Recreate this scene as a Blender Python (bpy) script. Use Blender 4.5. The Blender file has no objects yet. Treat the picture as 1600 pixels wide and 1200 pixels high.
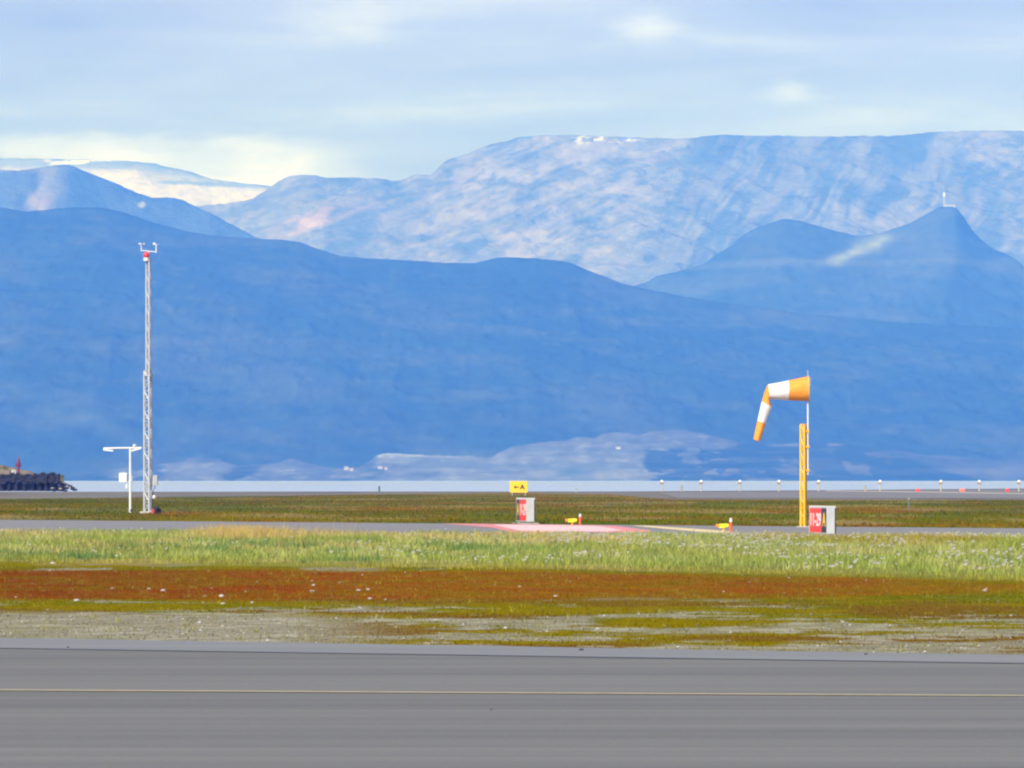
import bpy, math, random
import numpy as np
from mathutils import Vector, Matrix
R = math.radians
random.seed(7); RNG = np.random.default_rng(11)
sc = bpy.context.scene
COL = sc.collection

# ------------------------------------------------------------------ camera, world, sun, exposure
H = 2.0; F = 8000.0; PX = 800.0; HZ = 750.0        # eye height, focal length and horizon in photo pixels
cam_d = bpy.data.cameras.new("camera"); cam = bpy.data.objects.new("camera", cam_d); COL.objects.link(cam)
cam.location = (0, 0, H); cam.rotation_euler = (R(90), 0, 0)
cam_d.sensor_width = 36; cam_d.lens = 36 * F / 1600; cam_d.shift_y = (HZ - 600) / 1600
cam_d.clip_start = 0.5; cam_d.clip_end = 60000
sc.camera = cam
sc.view_settings.view_transform = 'Standard'; sc.view_settings.look = 'None'
sc.view_settings.gamma = 1; sc.view_settings.exposure = 0.6
try: sc.cycles.filter_width = 2.2
except Exception: pass

SUN_EL, SUN_AZ = R(35), R(-147)        # azimuth measured from +Y towards +X: behind the viewer, to the left
sdir = Vector((math.sin(SUN_AZ) * math.cos(SUN_EL), math.cos(SUN_AZ) * math.cos(SUN_EL), math.sin(SUN_EL)))
sd = bpy.data.lights.new("sun", 'SUN'); sd.energy = 4.6; sd.angle = R(0.5); sd.color = (1.0, 0.955, 0.88)
sun = bpy.data.objects.new("sun", sd); COL.objects.link(sun); sun.location = (0, 0, 50)
sun.rotation_euler = sdir.to_track_quat('Z', 'Y').to_euler()

class NT:
    """tiny helper to write node graphs"""
    def __init__(s, tree): s.t = tree; s.n = tree.nodes; s.l = tree.links
    def new(s, typ, **kw):
        n = s.n.new(typ)
        for k, v in kw.items(): setattr(n, k, v)
        return n
    def put(s, sock, v):
        if isinstance(v, bpy.types.NodeSocket): s.l.new(v, sock)
        else: sock.default_value = v
    def math(s, op, a, b=0.0, c=None, clamp=False):
        n = s.new('ShaderNodeMath', operation=op); n.use_clamp = clamp
        s.put(n.inputs[0], a); s.put(n.inputs[1], b)
        if c is not None: s.put(n.inputs[2], c)
        return n.outputs[0]
    def noise(s, vec, scale, detail=3, rough=0.55, dist=0.0):
        n = s.new('ShaderNodeTexNoise'); s.put(n.inputs['Vector'], vec)
        n.inputs['Scale'].default_value = scale; n.inputs['Detail'].default_value = detail
        n.inputs['Roughness'].default_value = rough; n.inputs['Distortion'].default_value = dist
        return n.outputs['Fac']
    def mapping(s, vec, loc=(0, 0, 0), rot=(0, 0, 0), scale=(1, 1, 1)):
        n = s.new('ShaderNodeMapping'); s.put(n.inputs['Vector'], vec)
        n.inputs['Location'].default_value = loc; n.inputs['Rotation'].default_value = rot; n.inputs['Scale'].default_value = scale
        return n.outputs[0]
    def ramp(s, fac, stops):
        n = s.new('ShaderNodeValToRGB'); s.put(n.inputs[0], fac); e = n.color_ramp.elements
        while len(e) > 1: e.remove(e[-1])
        e[0].position = stops[0][0]; e[0].color = (*stops[0][1], 1)
        for p, c in stops[1:]:
            k = e.new(p); k.color = (*c, 1)
        return n.outputs[0]
    def mix(s, fac, a, b, mode='MIX'):
        n = s.new('ShaderNodeMix', data_type='RGBA', blend_type=mode)
        s.put(n.inputs[0], fac)
        for sock, v in ((n.inputs[6], a), (n.inputs[7], b)):
            if isinstance(v, tuple) and len(v) == 3: v = (*v, 1)
            s.put(sock, v)
        return n.outputs[2]

w = bpy.data.worlds.new("World"); sc.world = w; w.use_nodes = True
g = NT(w.node_tree); g.n.clear()
sky = g.new('ShaderNodeTexSky', sky_type='NISHITA'); sky.sun_disc = False
sky.sun_elevation = SUN_EL; sky.sun_rotation = SUN_AZ; sky.air_density = 1.0; sky.dust_density = 1.0; sky.altitude = 0
tc = g.new('ShaderNodeTexCoord'); dirv = tc.outputs['Generated']
sep = g.new('ShaderNodeSeparateXYZ'); g.put(sep.inputs[0], dirv)
dx, dz = sep.outputs[0], sep.outputs[2]
bank = g.noise(g.mapping(dirv, (3.1, 0.4, 0.0), (0, 0, 0), (9, 9, 75)), 1.0, 4, 0.5, 0.4)
wisp = g.noise(g.mapping(dirv, (1.7, 2.2, 5.0), (0, 0, 0), (26, 26, 120)), 1.0, 5, 0.6, 0.6)
nz1 = g.noise(g.mapping(dirv, (0, 7, 0), (0, 0, 0), (60, 60, 160)), 1.0, 5, 0.6); nz2 = g.noise(g.mapping(dirv, (5, 1, 0), (0, 0, 0), (60, 60, 160)), 1.0, 5, 0.6)
dx2 = g.math('ADD', dx, g.math('MULTIPLY', g.math('SUBTRACT', nz1, 0.5), 0.018)); dz2 = g.math('ADD', dz, g.math('MULTIPLY', g.math('SUBTRACT', nz2, 0.5), 0.008))
val = g.math('ADD', g.math('MULTIPLY', g.math('SUBTRACT', bank, 0.5), 1.35), g.math('MULTIPLY', g.math('SUBTRACT', wisp, 0.5), 0.35))
# individual cloud openings and banks, as directions in the sky (azimuth, elevation)
for (ax, ez, rx, rz, amp) in [(-0.030, 0.0895, .014, .0035, .30), (0.0275, 0.0878, .006, .0028, .36), (0.040, 0.0868, .008, .0020, .16),
                              (0.055, 0.0762, .0062, .0024, .34), (-0.060, 0.0620, .040, .0065, .34), (-0.045, 0.0595, .012, .0035, .30),
                              (-0.100, 0.0640, .025, .0022, .25), (-0.035, 0.0710, .050, .0040, .12), (0.02, 0.0800, .09, .0035, -.17),
                              (-0.075, 0.0775, .06, .0030, .08), (-0.070, 0.0690, .045, .0022, -.24), (-0.095, 0.0900, .035, .0060, -.26),
                              (0.090, 0.0910, .05, .0050, -.14), (0.060, 0.0700, .06, .0050, .04)]:
    a = g.math('DIVIDE', g.math('SUBTRACT', dx2, ax), rx); b = g.math('DIVIDE', g.math('SUBTRACT', dz2, ez), rz)
    r2 = g.math('ADD', g.math('MULTIPLY', a, a), g.math('MULTIPLY', b, b))
    val = g.math('ADD', val, g.math('MULTIPLY', g.math('POWER', 2.718, g.math('MULTIPLY', r2, -1.0)), amp))
cl = g.ramp(g.math('ADD', val, 0.42), [(0.0, (.235, .25, .50)), (.28, (.295, .315, .62)), (.50, (.345, .375, .85)), (.78, (.52, .565, 1.1)), (1.0, (.72, .75, 1.7))])
skyc = g.new('ShaderNodeVectorMath', operation='SCALE'); g.put(skyc.inputs[0], sky.outputs[0]); skyc.inputs['Scale'].default_value = 0.12
cover = g.math('MULTIPLY', g.noise(dirv, 2.2, 5, 0.6), 1.0)
cov = g.ramp(cover, [(.40, (.45, .45, .45)), (.62, (.95, .95, .95))])
low = g.math('SUBTRACT', 1.0, g.math('MULTIPLY', g.math('SUBTRACT', dz, 0.13), 6.0, clamp=True))
covf = g.math('MAXIMUM', cov, low)
bgc = g.mix(covf, skyc.outputs[0], cl)
bg = g.new('ShaderNodeBackground'); g.put(bg.inputs[0], bgc); bg.inputs[1].default_value = 1.0
wo = g.new('ShaderNodeOutputWorld'); g.l.new(bg.outputs[0], wo.inputs[0])

# ------------------------------------------------------------------ helpers
def tag(o, label=None, cat=None, group=None, kind=None):
    if label: o['label'] = label
    if cat: o['category'] = cat
    if group: o['group'] = group
    if kind: o['kind'] = kind
    return o
def lin(r, g_, b):
    f = lambda c: (c / 255) / 12.92 if c / 255 <= .04045 else ((c / 255 + .055) / 1.055) ** 2.4
    return np.array((f(r), f(g_), f(b)))
LIT = 2.05                                    # what a level white surface in the sun shows at this exposure
def alb(r, g_, b): return tuple(np.clip(lin(r, g_, b) / LIT, 0.004, 0.85))

def pos(px, v, z=0.0):                        # ground point seen at photo pixel (px, v)
    d = H * F / (v - HZ); return Vector(((px - PX) * d / F, d, z))

def base_mat(name, rough=0.6, metal=0.0):
    m = bpy.data.materials.new(name); m.use_nodes = True
    t = NT(m.node_tree); b = t.n['Principled BSDF']
    b.inputs['Roughness'].default_value = rough; b.inputs['Metallic'].default_value = metal
    return m, t, b
def paint(name, c, rough=0.55, var=0.18, scale=3.0, metal=0.0, bump=0.0):
    """weathered paint: colour with soft dirt and small streaks"""
    m, t, b = base_mat(name, rough, metal)
    tcn = t.new('ShaderNodeTexCoord'); o = tcn.outputs['Object']
    n1 = t.noise(o, scale, 5, 0.6); n2 = t.noise(t.mapping(o, scale=(9, 9, 0.7)), scale, 3, 0.6)
    f = t.math('ADD', t.math('MULTIPLY', n1, 0.6), t.math('MULTIPLY', n2, 0.4))
    dark = tuple(x * (1 - var * 1.6) for x in c); lightc = tuple(min(1, x * (1 + var * .5)) for x in c)
    t.put(b.inputs['Base Color'], t.ramp(f, [(.30, dark), (.52, c), (.72, lightc)]))
    if bump:
        bn = t.new('ShaderNodeBump'); t.put(bn.inputs['Height'], n1); bn.inputs['Strength'].default_value = bump; bn.inputs['Distance'].default_value = .02
        t.l.new(bn.outputs[0], b.inputs['Normal'])
    return m

class MB:
    def __init__(s): s.v = []; s.f = []; s.mi = []
    def add(s, vs, fs, mi=0):
        o = len(s.v); s.v += [tuple(x) for x in vs]; s.f += [tuple(i + o for i in q) for q in fs]; s.mi += [mi] * len(fs); return s
    def box(s, c, size, rot=None, mi=0, bev=0.0):
        x, y, z = (q / 2 for q in size)
        if bev > 0:                           # chamfered box: eight corners cut along the vertical edges and the top
            bx = min(bev, x * .9, y * .9)
            ring = [(-x + bx, -y), (x - bx, -y), (x, -y + bx), (x, y - bx), (x - bx, y), (-x + bx, y), (-x, y - bx), (-x, -y + bx)]
            ins = [(a * (1 - bx / x), b_ * (1 - bx / y)) for a, b_ in ring]
            vs = [(a, b_, -z) for a, b_ in ring] + [(a, b_, z - bx) for a, b_ in ring] + [(a, b_, z) for a, b_ in ins]
            fs = [tuple(range(7, -1, -1)), tuple(range(16, 24))]
            for k in range(8):
                j = (k + 1) % 8; fs += [(k, j, j + 8, k + 8), (k + 8, j + 8, j + 16, k + 16)]
        else:
            vs = [(a, b_, c_) for c_ in (-z, z) for b_ in (-y, y) for a in (-x, x)]
            fs = [(0, 2, 3, 1), (4, 5, 7, 6), (0, 1, 5, 4), (2, 6, 7, 3), (0, 4, 6, 2), (1, 3, 7, 5)]
        M = rot if rot is not None else Matrix.Identity(3)
        return s.add([M @ Vector(p) + Vector(c) for p in vs], fs, mi)
    def tube(s, p0, p1, r0, r1=None, n=8, mi=0):
        r1 = r0 if r1 is None else r1
        p0, p1 = Vector(p0), Vector(p1); q = (p1 - p0).to_track_quat('Z', 'Y')
        vs = []
        for p, r in ((p0, r0), (p1, r1)):
            for k in range(n):
                a = 2 * math.pi * k / n; vs.append(p + q @ Vector((r * math.cos(a), r * math.sin(a), 0)))
        fs = [(k, (k + 1) % n, (k + 1) % n + n, k + n) for k in range(n)] + [tuple(range(n - 1, -1, -1)), tuple(range(n, 2 * n))]
        return s.add(vs, fs, mi)
    def path(s, pts, r, n=8):
        for a, b in zip(pts[:-1], pts[1:]): s.tube(a, b, r, n=n)
        return s
    def lathe(s, prof, c=(0, 0, 0), rot=None, n=20, mi=0):
        M = rot if rot is not None else Matrix.Identity(3); vs = []; fs = []
        for (r, z) in prof:
            for k in range(n):
                a = 2 * math.pi * k / n; vs.append(M @ Vector((r * math.cos(a), r * math.sin(a), z)) + Vector(c))
        for i in range(len(prof) - 1):
            for k in range(n): j = (k + 1) % n; fs.append((i * n + k, i * n + j, (i + 1) * n + j, (i + 1) * n + k))
        fs += [tuple(range(n - 1, -1, -1)), tuple(range((len(prof) - 1) * n, len(prof) * n))]
        return s.add(vs, fs, mi)
    def build(s, name, mats, parent=None, smooth=False):
        me = bpy.data.meshes.new(name); me.from_pydata(s.v, [], s.f); me.update()
        mats = mats if isinstance(mats, (list, tuple)) else [mats]
        for m in mats: me.materials.append(m)
        me.polygons.foreach_set('material_index', s.mi)
        if smooth: me.polygons.foreach_set('use_smooth', [True] * len(s.f))
        o = bpy.data.objects.new(name, me); COL.objects.link(o)
        if parent: o.parent = parent
        return o
def thing(name, loc, label, cat, group=None, rz=0.0):
    o = bpy.data.objects.new(name, None); o.empty_display_size = .5; COL.objects.link(o)
    o.location = loc; o.rotation_euler.z = rz
    return tag(o, label, cat, group)
def dup(root, loc, label=None):
    r = root.copy(); COL.objects.link(r); r.location = loc
    if label: r['label'] = label
    for ch in list(root.children):
        c = ch.copy(); COL.objects.link(c); c.parent = r
        for q in list(ch.children): d = q.copy(); COL.objects.link(d); d.parent = c
    return r
def letters(txt, size, bold=0.0, depth=0.004, sx=1.0):
    """text as mesh data in the XY plane, centred"""
    cu = bpy.data.curves.new('lettering', 'FONT'); cu.body = txt; cu.size = size; cu.extrude = depth; cu.offset = bold
    cu.align_x = 'CENTER'; cu.align_y = 'CENTER'
    tmp = bpy.data.objects.new('lettering', cu); COL.objects.link(tmp)
    bpy.context.view_layer.update()
    me = bpy.data.meshes.new_from_object(tmp.evaluated_get(bpy.context.evaluated_depsgraph_get()))
    bpy.data.objects.remove(tmp); bpy.data.curves.remove(cu)
    me.transform(Matrix.Diagonal((sx, 1, 1, 1)))
    return me

# value noise in numpy
def vhash(ix, iy, seed):
    h = (ix.astype(np.int64) * 374761393 + iy.astype(np.int64) * 668265263 + seed * 982451653) & 0xffffffff
    h = ((h ^ (h >> 13)) * 1274126177) & 0xffffffff
    return ((h ^ (h >> 16)) & 0xffff) / 65535.0
def vn(x, y, seed=0):
    x = np.asarray(x, float); y = np.asarray(y, float)
    ix, iy = np.floor(x), np.floor(y); fx, fy = x - ix, y - iy
    fx = fx * fx * (3 - 2 * fx); fy = fy * fy * (3 - 2 * fy)
    a, b = vhash(ix, iy, seed), vhash(ix + 1, iy, seed); c, d = vhash(ix, iy + 1, seed), vhash(ix + 1, iy + 1, seed)
    return a + (b - a) * fx + (c - a) * fy + (a - b - c + d) * fx * fy
def fbm(x, y, seed=0, oct=4, gain=.5):
    s = 0; a = 1; t = 0
    for k in range(oct): s = s + a * vn(x * 2 ** k + 17.3 * k, y * 2 ** k - 9.1 * k, seed + k); t += a; a *= gain
    return s / t
def ridged(x, y, seed=0, oct=4):
    s = 0; a = 1; t = 0
    for k in range(oct): s = s + a * (1 - np.abs(2 * vn(x * 2 ** k + 5.7 * k, y * 2 ** k + 3.3 * k, seed + k) - 1)); t += a; a *= .5
    return s / t
def sstep(a, b, x): t = np.clip((x - a) / (b - a), 0, 1); return t * t * (3 - 2 * t)
def mixc(a, b, f): return a * (1 - f[..., None]) + b * f[..., None]

def grid_mesh(name, X, Y, Z, colr, mat, smooth=True):
    n, m = X.shape
    co = np.stack([X, Y, Z], -1).reshape(-1, 3)
    idx = np.arange(n * m).reshape(n, m)
    fa = np.stack([idx[:-1, :-1], idx[:-1, 1:], idx[1:, 1:], idx[1:, :-1]], -1).reshape(-1, 4)
    me = bpy.data.meshes.new(name)
    me.vertices.add(len(co)); me.vertices.foreach_set('co', co.ravel())
    me.loops.add(fa.size); me.loops.foreach_set('vertex_index', fa.ravel())
    me.polygons.add(len(fa)); me.polygons.foreach_set('loop_start', np.arange(0, fa.size, 4)); me.polygons.foreach_set('loop_total', np.full(len(fa), 4))
    me.update(calc_edges=True); me.validate()
    if smooth: me.polygons.foreach_set('use_smooth', np.ones(len(fa), bool))
    if colr is not None:
        at = me.color_attributes.new('Col', 'FLOAT_COLOR', 'POINT')
        c4 = np.ones((len(co), 4)); c4[:, :3] = colr.reshape(-1, 3); at.data.foreach_set('color', c4.ravel())
    me.materials.append(mat)
    o = bpy.data.objects.new(name, me); COL.objects.link(o); return o

# ------------------------------------------------------------------ materials for the land
def land_mat(name, fine=14.0, amt=0.5, bump=0.25, rough=0.95, bumpdist=0.02, tint=None):
    m, t, b = base_mat(name, rough)
    b.inputs['Specular IOR Level'].default_value = 0.0; b.inputs['IOR'].default_value = 1.0
    at = t.new('ShaderNodeAttribute', attribute_name='Col'); o = t.new('ShaderNodeTexCoord').outputs['Object']
    n1 = t.noise(o, fine, 5, 0.7); n2 = t.noise(o, fine * .13, 4, 0.6)
    f = t.math('ADD', t.math('MULTIPLY', n1, .65), t.math('MULTIPLY', n2, .35))
    mul = t.ramp(f, [(.30, (1 - amt,) * 3), (.5, (1, 1, 1)), (.72, (1 + amt * .9,) * 3)])
    t.put(b.inputs['Base Color'], t.mix(1.0, at.outputs['Color'], mul, 'MULTIPLY'))
    bn = t.new('ShaderNodeBump'); t.put(bn.inputs['Height'], n1); bn.inputs['Strength'].default_value = bump; bn.inputs['Distance'].default_value = bumpdist
    t.l.new(bn.outputs[0], b.inputs['Normal'])
    return m
M_ground = land_mat('moss_and_gravel', 9.0, 0.38, 0.4, bumpdist=.03)
M_hill = land_mat('wooded_slope', 0.011, 0.26, 0.25, bumpdist=20.0)
M_rock = land_mat('bare_rock', 0.008, 0.36, 0.6, bumpdist=50.0)

def tarmac(name, c, streak_rot, amt=.12, rough=.85, seed=0.0):
    m, t, b = base_mat(name, rough); b.inputs['Specular IOR Level'].default_value = .25
    o = t.new('ShaderNodeTexCoord').outputs['Object']
    big = t.noise(t.mapping(o, (seed, 0, 0), (0, 0, streak_rot), (.03, .42, 1)), 1.0, 4, .5)
    thin = t.noise(t.mapping(o, (seed, 4, 0), (0, 0, streak_rot), (.02, 1.3, 1)), 1.0, 5, .62)
    grain = t.noise(o, 28, 4, .75)
    f = t.math('ADD', t.math('MULTIPLY', big, .38), t.math('ADD', t.math('MULTIPLY', thin, .36), t.math('MULTIPLY', grain, .26)))
    t.put(b.inputs['Base Color'], t.ramp(f, [(.38, tuple(x * (1 - 1.7 * amt) for x in c)), (.46, tuple(x * (1 - amt * .7) for x in c)), (.53, c), (.62, tuple(x * (1 + .9 * amt) for x in c))]))
    bn = t.new('ShaderNodeBump'); t.put(bn.inputs['Height'], grain); bn.inputs['Strength'].default_value = .25; bn.inputs['Distance'].default_value = .006
    t.l.new(bn.outputs[0], b.inputs['Normal'])
    return m

# ------------------------------------------------------------------ ground, apron, taxiway, runway
XS = [0, 400, 800, 1200, 1600]
def curve(px, ys): 
    return np.interp(px, XS, ys)
apronE = lambda px: 998 + 27 * px / 1600
taxiFar = lambda px: 812.5 + 13.5 * px / 1600
taxiNear = lambda px: 832 + 9 * px / 1600
def farGrass(px): return np.interp(px, [0, 300, 600, 800, 960, 1010, 1050, 1600], [780, 777, 772.5, 770.5, 773, 778, 781, 781.5])
def coast(px): return np.interp(px, [-300, 0, 1000, 1250, 1600, 2200], [769, 768.3, 767.6, 766, 763, 761])

C_olive = lin(156, 138, 12) / LIT; C_olive2 = lin(130, 132, 8) / LIT; C_red = lin(172, 84, 26) / LIT; C_red2 = lin(168, 112, 20) / LIT
C_gravel = lin(172, 166, 134) / LIT; C_pale = lin(205, 200, 168) / LIT; C_green = lin(160, 160, 70) / LIT; C_straw = lin(190, 172, 100) / LIT
C_rust = lin(140, 100, 38) / LIT; C_strip = lin(154, 151, 138) / LIT
def ground_z(X, Y):
    px = PX + X * F / Y; v = HZ + H * F / Y
    m = sstep(0, 8, apronE(px) - v) * sstep(2, 12, v - taxiNear(px))
    return m * 0.055 * (fbm(X * .45, Y * .45, 5, 4) - .5)
def ground_col(X, Y):
    px = PX + X * F / Y; v = HZ + H * F / Y
    n1 = fbm(X / 2.4, Y / 2.6, 1, 5, .6); n2 = fbm(X / 5.5, Y / 6.0, 21, 4); n3 = fbm(X / .5, Y / .5, 41, 3)
    vj = v + (n2 - .5) * 9
    col = mixc(C_olive, C_olive2, sstep(.45, .62, n1))
    # zone of red moss
    rS = curve(px, [891, 892, 895, 899, 912]); rE = curve(px, [936, 937, 941, 936, 925])
    red = sstep(-3, 3, vj - rS) * sstep(-3, 4, rE - vj) * np.clip(1.25 - sstep(900, 1700, px) * .8, 0, 1)
    redc = mixc(C_red, C_red2, np.clip(sstep(.40, .62, n1) * .8 + sstep(300, 1000, px) * .35, 0, 1))
    redc = redc * (.80 + .20 * sstep(0, 700, px))[..., None] * (.8 + .4 * n3)[..., None]
    col = mixc(col, redc, np.clip(red * (.15 + 1.5 * fbm(X / 1.1, Y / 1.6, 25, 5, .65)), 0, 1))
    rust = sstep(.52, .64, fbm(X / 3.1, Y / 3.4, 77, 4)) * sstep(930, 945, v) * .75
    col = mixc(col, C_rust, rust)
    # gravel: solid on the left, in patches elsewhere
    gs = curve(px, [958, 961, 972, 990, 1000])
    solid = sstep(-5, 5, vj - gs) * np.clip(1 - sstep(420, 700, px), 0, 1)
    thr = .56 - .10 * sstep(940, 1000, v) + .10 * sstep(1150, 1350, px) * sstep(985, 960, v)
    patch = sstep(thr, thr + .045, n1 * .75 + n3 * .25) * sstep(932, 944, v)
    bare = np.maximum(solid * (1 - .9 * sstep(.60, .66, n1)), patch * .85)
    streak = sstep(.60, .64, fbm(X / 2.0, Y / 2.6, 91, 4)) * sstep(878, 884, v) * sstep(895, 889, v) * .8
    bare = np.maximum(bare, streak)
    gc = mixc(C_gravel, C_pale, sstep(.5, .75, n3) * .8)
    col = mixc(col, gc, bare)
    # green band
    gE = curve(px, [880, 884, 890, 897, 908])
    green = sstep(-2, 4, gE - vj)
    gc2 = mixc(C_green, C_straw, sstep(.42, .62, n2))
    col = mixc(col, gc2, green)
    # between taxiway and runway
    far = sstep(-.4, .4, taxiFar(px) + 1 - v)
    m1 = fbm(X / 16, Y / 40, 61, 4); m2 = fbm(X / 4, Y / 12, 71, 4)
    fc = mixc(lin(146, 132, 8) / LIT, lin(122, 128, 6) / LIT, sstep(.42, .58, m1))
    fc = mixc(fc, lin(168, 114, 24) / LIT, sstep(.52, .62, m2) * .8)
    fc = mixc(fc, lin(176, 154, 92) / LIT, sstep(.54, .64, fbm(X / 7, Y / 22, 83, 4)) * .8)
    fc = mixc(fc, lin(84, 108, 14) / LIT, sstep(.50, .60, fbm(X / 12, Y / 34, 87, 4)) * .5)
    col = mixc(col, fc, far)
    strip = sstep(-.35, .35, farGrass(px) + (m1 - .5) * 2.0 - v)
    sc_ = mixc(C_strip, lin(135, 132, 118) / LIT, sstep(.45, .6, m1))
    col = mixc(col, sc_, strip)
    return col
U = np.linspace(-700, 2300, 760)
Vr = np.concatenate([np.linspace(0, 1, 70, endpoint=False) * 64, 64 + np.linspace(0, 1, 440) * 436])  # photo rows below the horizon, 764..1250
vv = np.concatenate([np.linspace(0, 22, 60, endpoint=False), np.linspace(22, 70, 120, endpoint=False), np.linspace(70, 290, 400), np.linspace(300, 1400, 14)])
UU, VV = np.meshgrid(U, vv)
row0 = coast(UU) - HZ
VVV = np.maximum(VV, 0) + np.where(VV < 22, row0 * (1 - VV / 22), 0)
D = H * F / VVV
GX = (UU - PX) * D / F; GY = D
coastnoise = np.zeros_like(GX)
GZ = ground_z(GX, GY)
GZ[0, :] = -1.2
ground = grid_mesh('ground', GX, GY, GZ, ground_col(GX, GY), M_ground)
tag(ground, 'mossy gravel airfield ground in red-brown, olive and green bands', kind='structure')

def sheet(name, pts, z, mat, nu=60):
    """strip between two photo lines: pts = (far line, near line) as functions of px"""
    us = np.linspace(-700, 2300, nu); mb = MB()
    for k, u in enumerate(us):
        for fn in pts: p = pos(u, fn(u)); mb.v.append((p.x, p.y, z))
    for k in range(nu - 1): mb.f.append((2 * k, 2 * k + 1, 2 * k + 3, 2 * k + 2)); mb.mi.append(0)
    return mb.build(name, mat)
pA, pB = pos(0, 998), pos(1600, 1025); rot_ap = math.atan2(pB.y - pA.y, pB.x - pA.x)
lA, lB = pos(0, 1081), pos(1600, 1090); rot_ln = math.atan2(lB.y - lA.y, lB.x - lA.x)
M_apron = tarmac('apron_asphalt', alb(143, 142, 128), -rot_ln, .22)
M_edge = tarmac('apron_edge_asphalt', alb(158, 160, 150), -rot_ap, .06, seed=9)
M_taxi = tarmac('taxiway_asphalt', alb(164, 161, 152), 0.6, .07, seed=3)
apron = sheet('apron', (apronE, lambda u: 2300 + 0 * u), 0.012, M_apron)
tag(apron, 'grey asphalt apron with long tyre streaks', kind='structure')
shoulder = sheet('apron_shoulder', (lambda u: apronE(u) + .6, lambda u: 1014.5 + 24 * u / 1600), 0.017, M_edge)
tag(shoulder, 'paler asphalt strip along the edge of the apron', kind='structure')
yl = sheet('apron_line', (lambda u: 1079.6 + 9 * u / 1600, lambda u: 1081.8 + 9 * u / 1600), 0.018,
           paint('worn_yellow_line', alb(200, 186, 136), .8, .22, 5))
sm = sheet('apron_seam', (lambda u: 1014.2 + 24 * u / 1600, lambda u: 1015.2 + 24 * u / 1600), 0.0185, paint('bitumen_seam', alb(126, 128, 128), .8, .3, 2))
tag(sm, 'dark bitumen seam along the paler edge strip of the apron', kind='structure')
tag(yl, 'thin worn yellow guide line across the apron', kind='structure')
taxi = sheet('taxiway', (taxiFar, taxiNear), 0.014, M_taxi)
tag(taxi, 'pale grey asphalt taxiway', kind='structure')
# painted marks on the taxiway
def ground_poly(name, uv, z, mat, label):
    mb = MB(); mb.add([pos(u, v, z) for u, v in uv], [tuple(range(len(uv)))]); return tag(mb.build(name, mat), label, kind='structure')
redm = paint('faded_red_marking', (.60, .20, .17), .8, .3, .5)
whm = paint('worn_white_marking', (.66, .44, .38), .8, .25, .6)
ground_poly('taxiway_marking', [(690, 818.4), (905, 820.8), (960, 822.2), (1020, 830), (1005, 833), (800, 832.5), (770, 825)], .020, redm, 'faded red painted rectangle on the taxiway')
ground_poly('taxiway_marking', [(770, 820.3), (880, 821.6), (935, 823), (975, 829.3), (950, 831.6), (815, 831), (790, 825)], .025, whm, 'pale worn lettering block inside the red painted rectangle')
ylm = paint('worn_taxi_line', (.62, .48, .20), .8, .3, 2)
ground_poly('taxiway_line', [(985, 821.8), (1010, 821.9), (1140, 830.6), (1150, 833.5), (1110, 833.4), (1010, 824.2)], .020, ylm, 'worn pale yellow hold line crossing the taxiway')
# runway beyond, with its painted edge line at the right
M_rwy = tarmac('runway_asphalt', alb(154, 151, 142), 0.2, .07, seed=6)
rw_n = lambda u: np.interp(u, [-700, 1300, 1600, 2300], [777.5, 776, 776.5, 777])
rw_f = lambda u: np.interp(u, [-700, 900, 1250, 1600, 2300], [771.5, 770.5, 767.8, 765.0, 763.5])
ground_poly('runway', [(u, float(rw_f(u))) for u in (1030, 1250, 1600, 2300)] + [(u, float(rw_n(u)) + 2.5) for u in (2300, 1600, 1250, 1060)], .03, M_rwy, 'grey runway surface running along the shore')
ground_poly('runway_edge_line', [(1290, 766.6), (1450, 768.7), (1600, 771.0), (2000, 777.0), (2000, 778.6), (1600, 772.4), (1450, 770.0), (1290, 767.7)], .05,
            paint('runway_line_white', alb(232, 222, 196), .8, .3, .12), 'worn white runway edge line at the right')

# ------------------------------------------------------------------ water
mw, t, b = base_mat('fjord_water', 0.45)
b.inputs['Base Color'].default_value = (.31, .38, .45, 1); b.inputs['IOR'].default_value = 1.33; b.inputs['Specular IOR Level'].default_value = 1.0
o_ = t.new('ShaderNodeTexCoord').outputs['Object']
nn = t.noise(o_, .8, 5, .6); bn = t.new('ShaderNodeBump'); t.put(bn.inputs['Height'], nn); bn.inputs['Strength'].default_value = .9; bn.inputs['Distance'].default_value = .35
t.l.new(bn.outputs[0], b.inputs['Normal'])
mb = MB(); mb.add([(-5500, 650, -.2), (5500, 650, -.2), (5500, 13600, -.2), (-5500, 13600, -.2)], [(0, 1, 2, 3)])
tag(mb.build('water', mw), 'pale glittering strip of fjord water', kind='structure')

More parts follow.
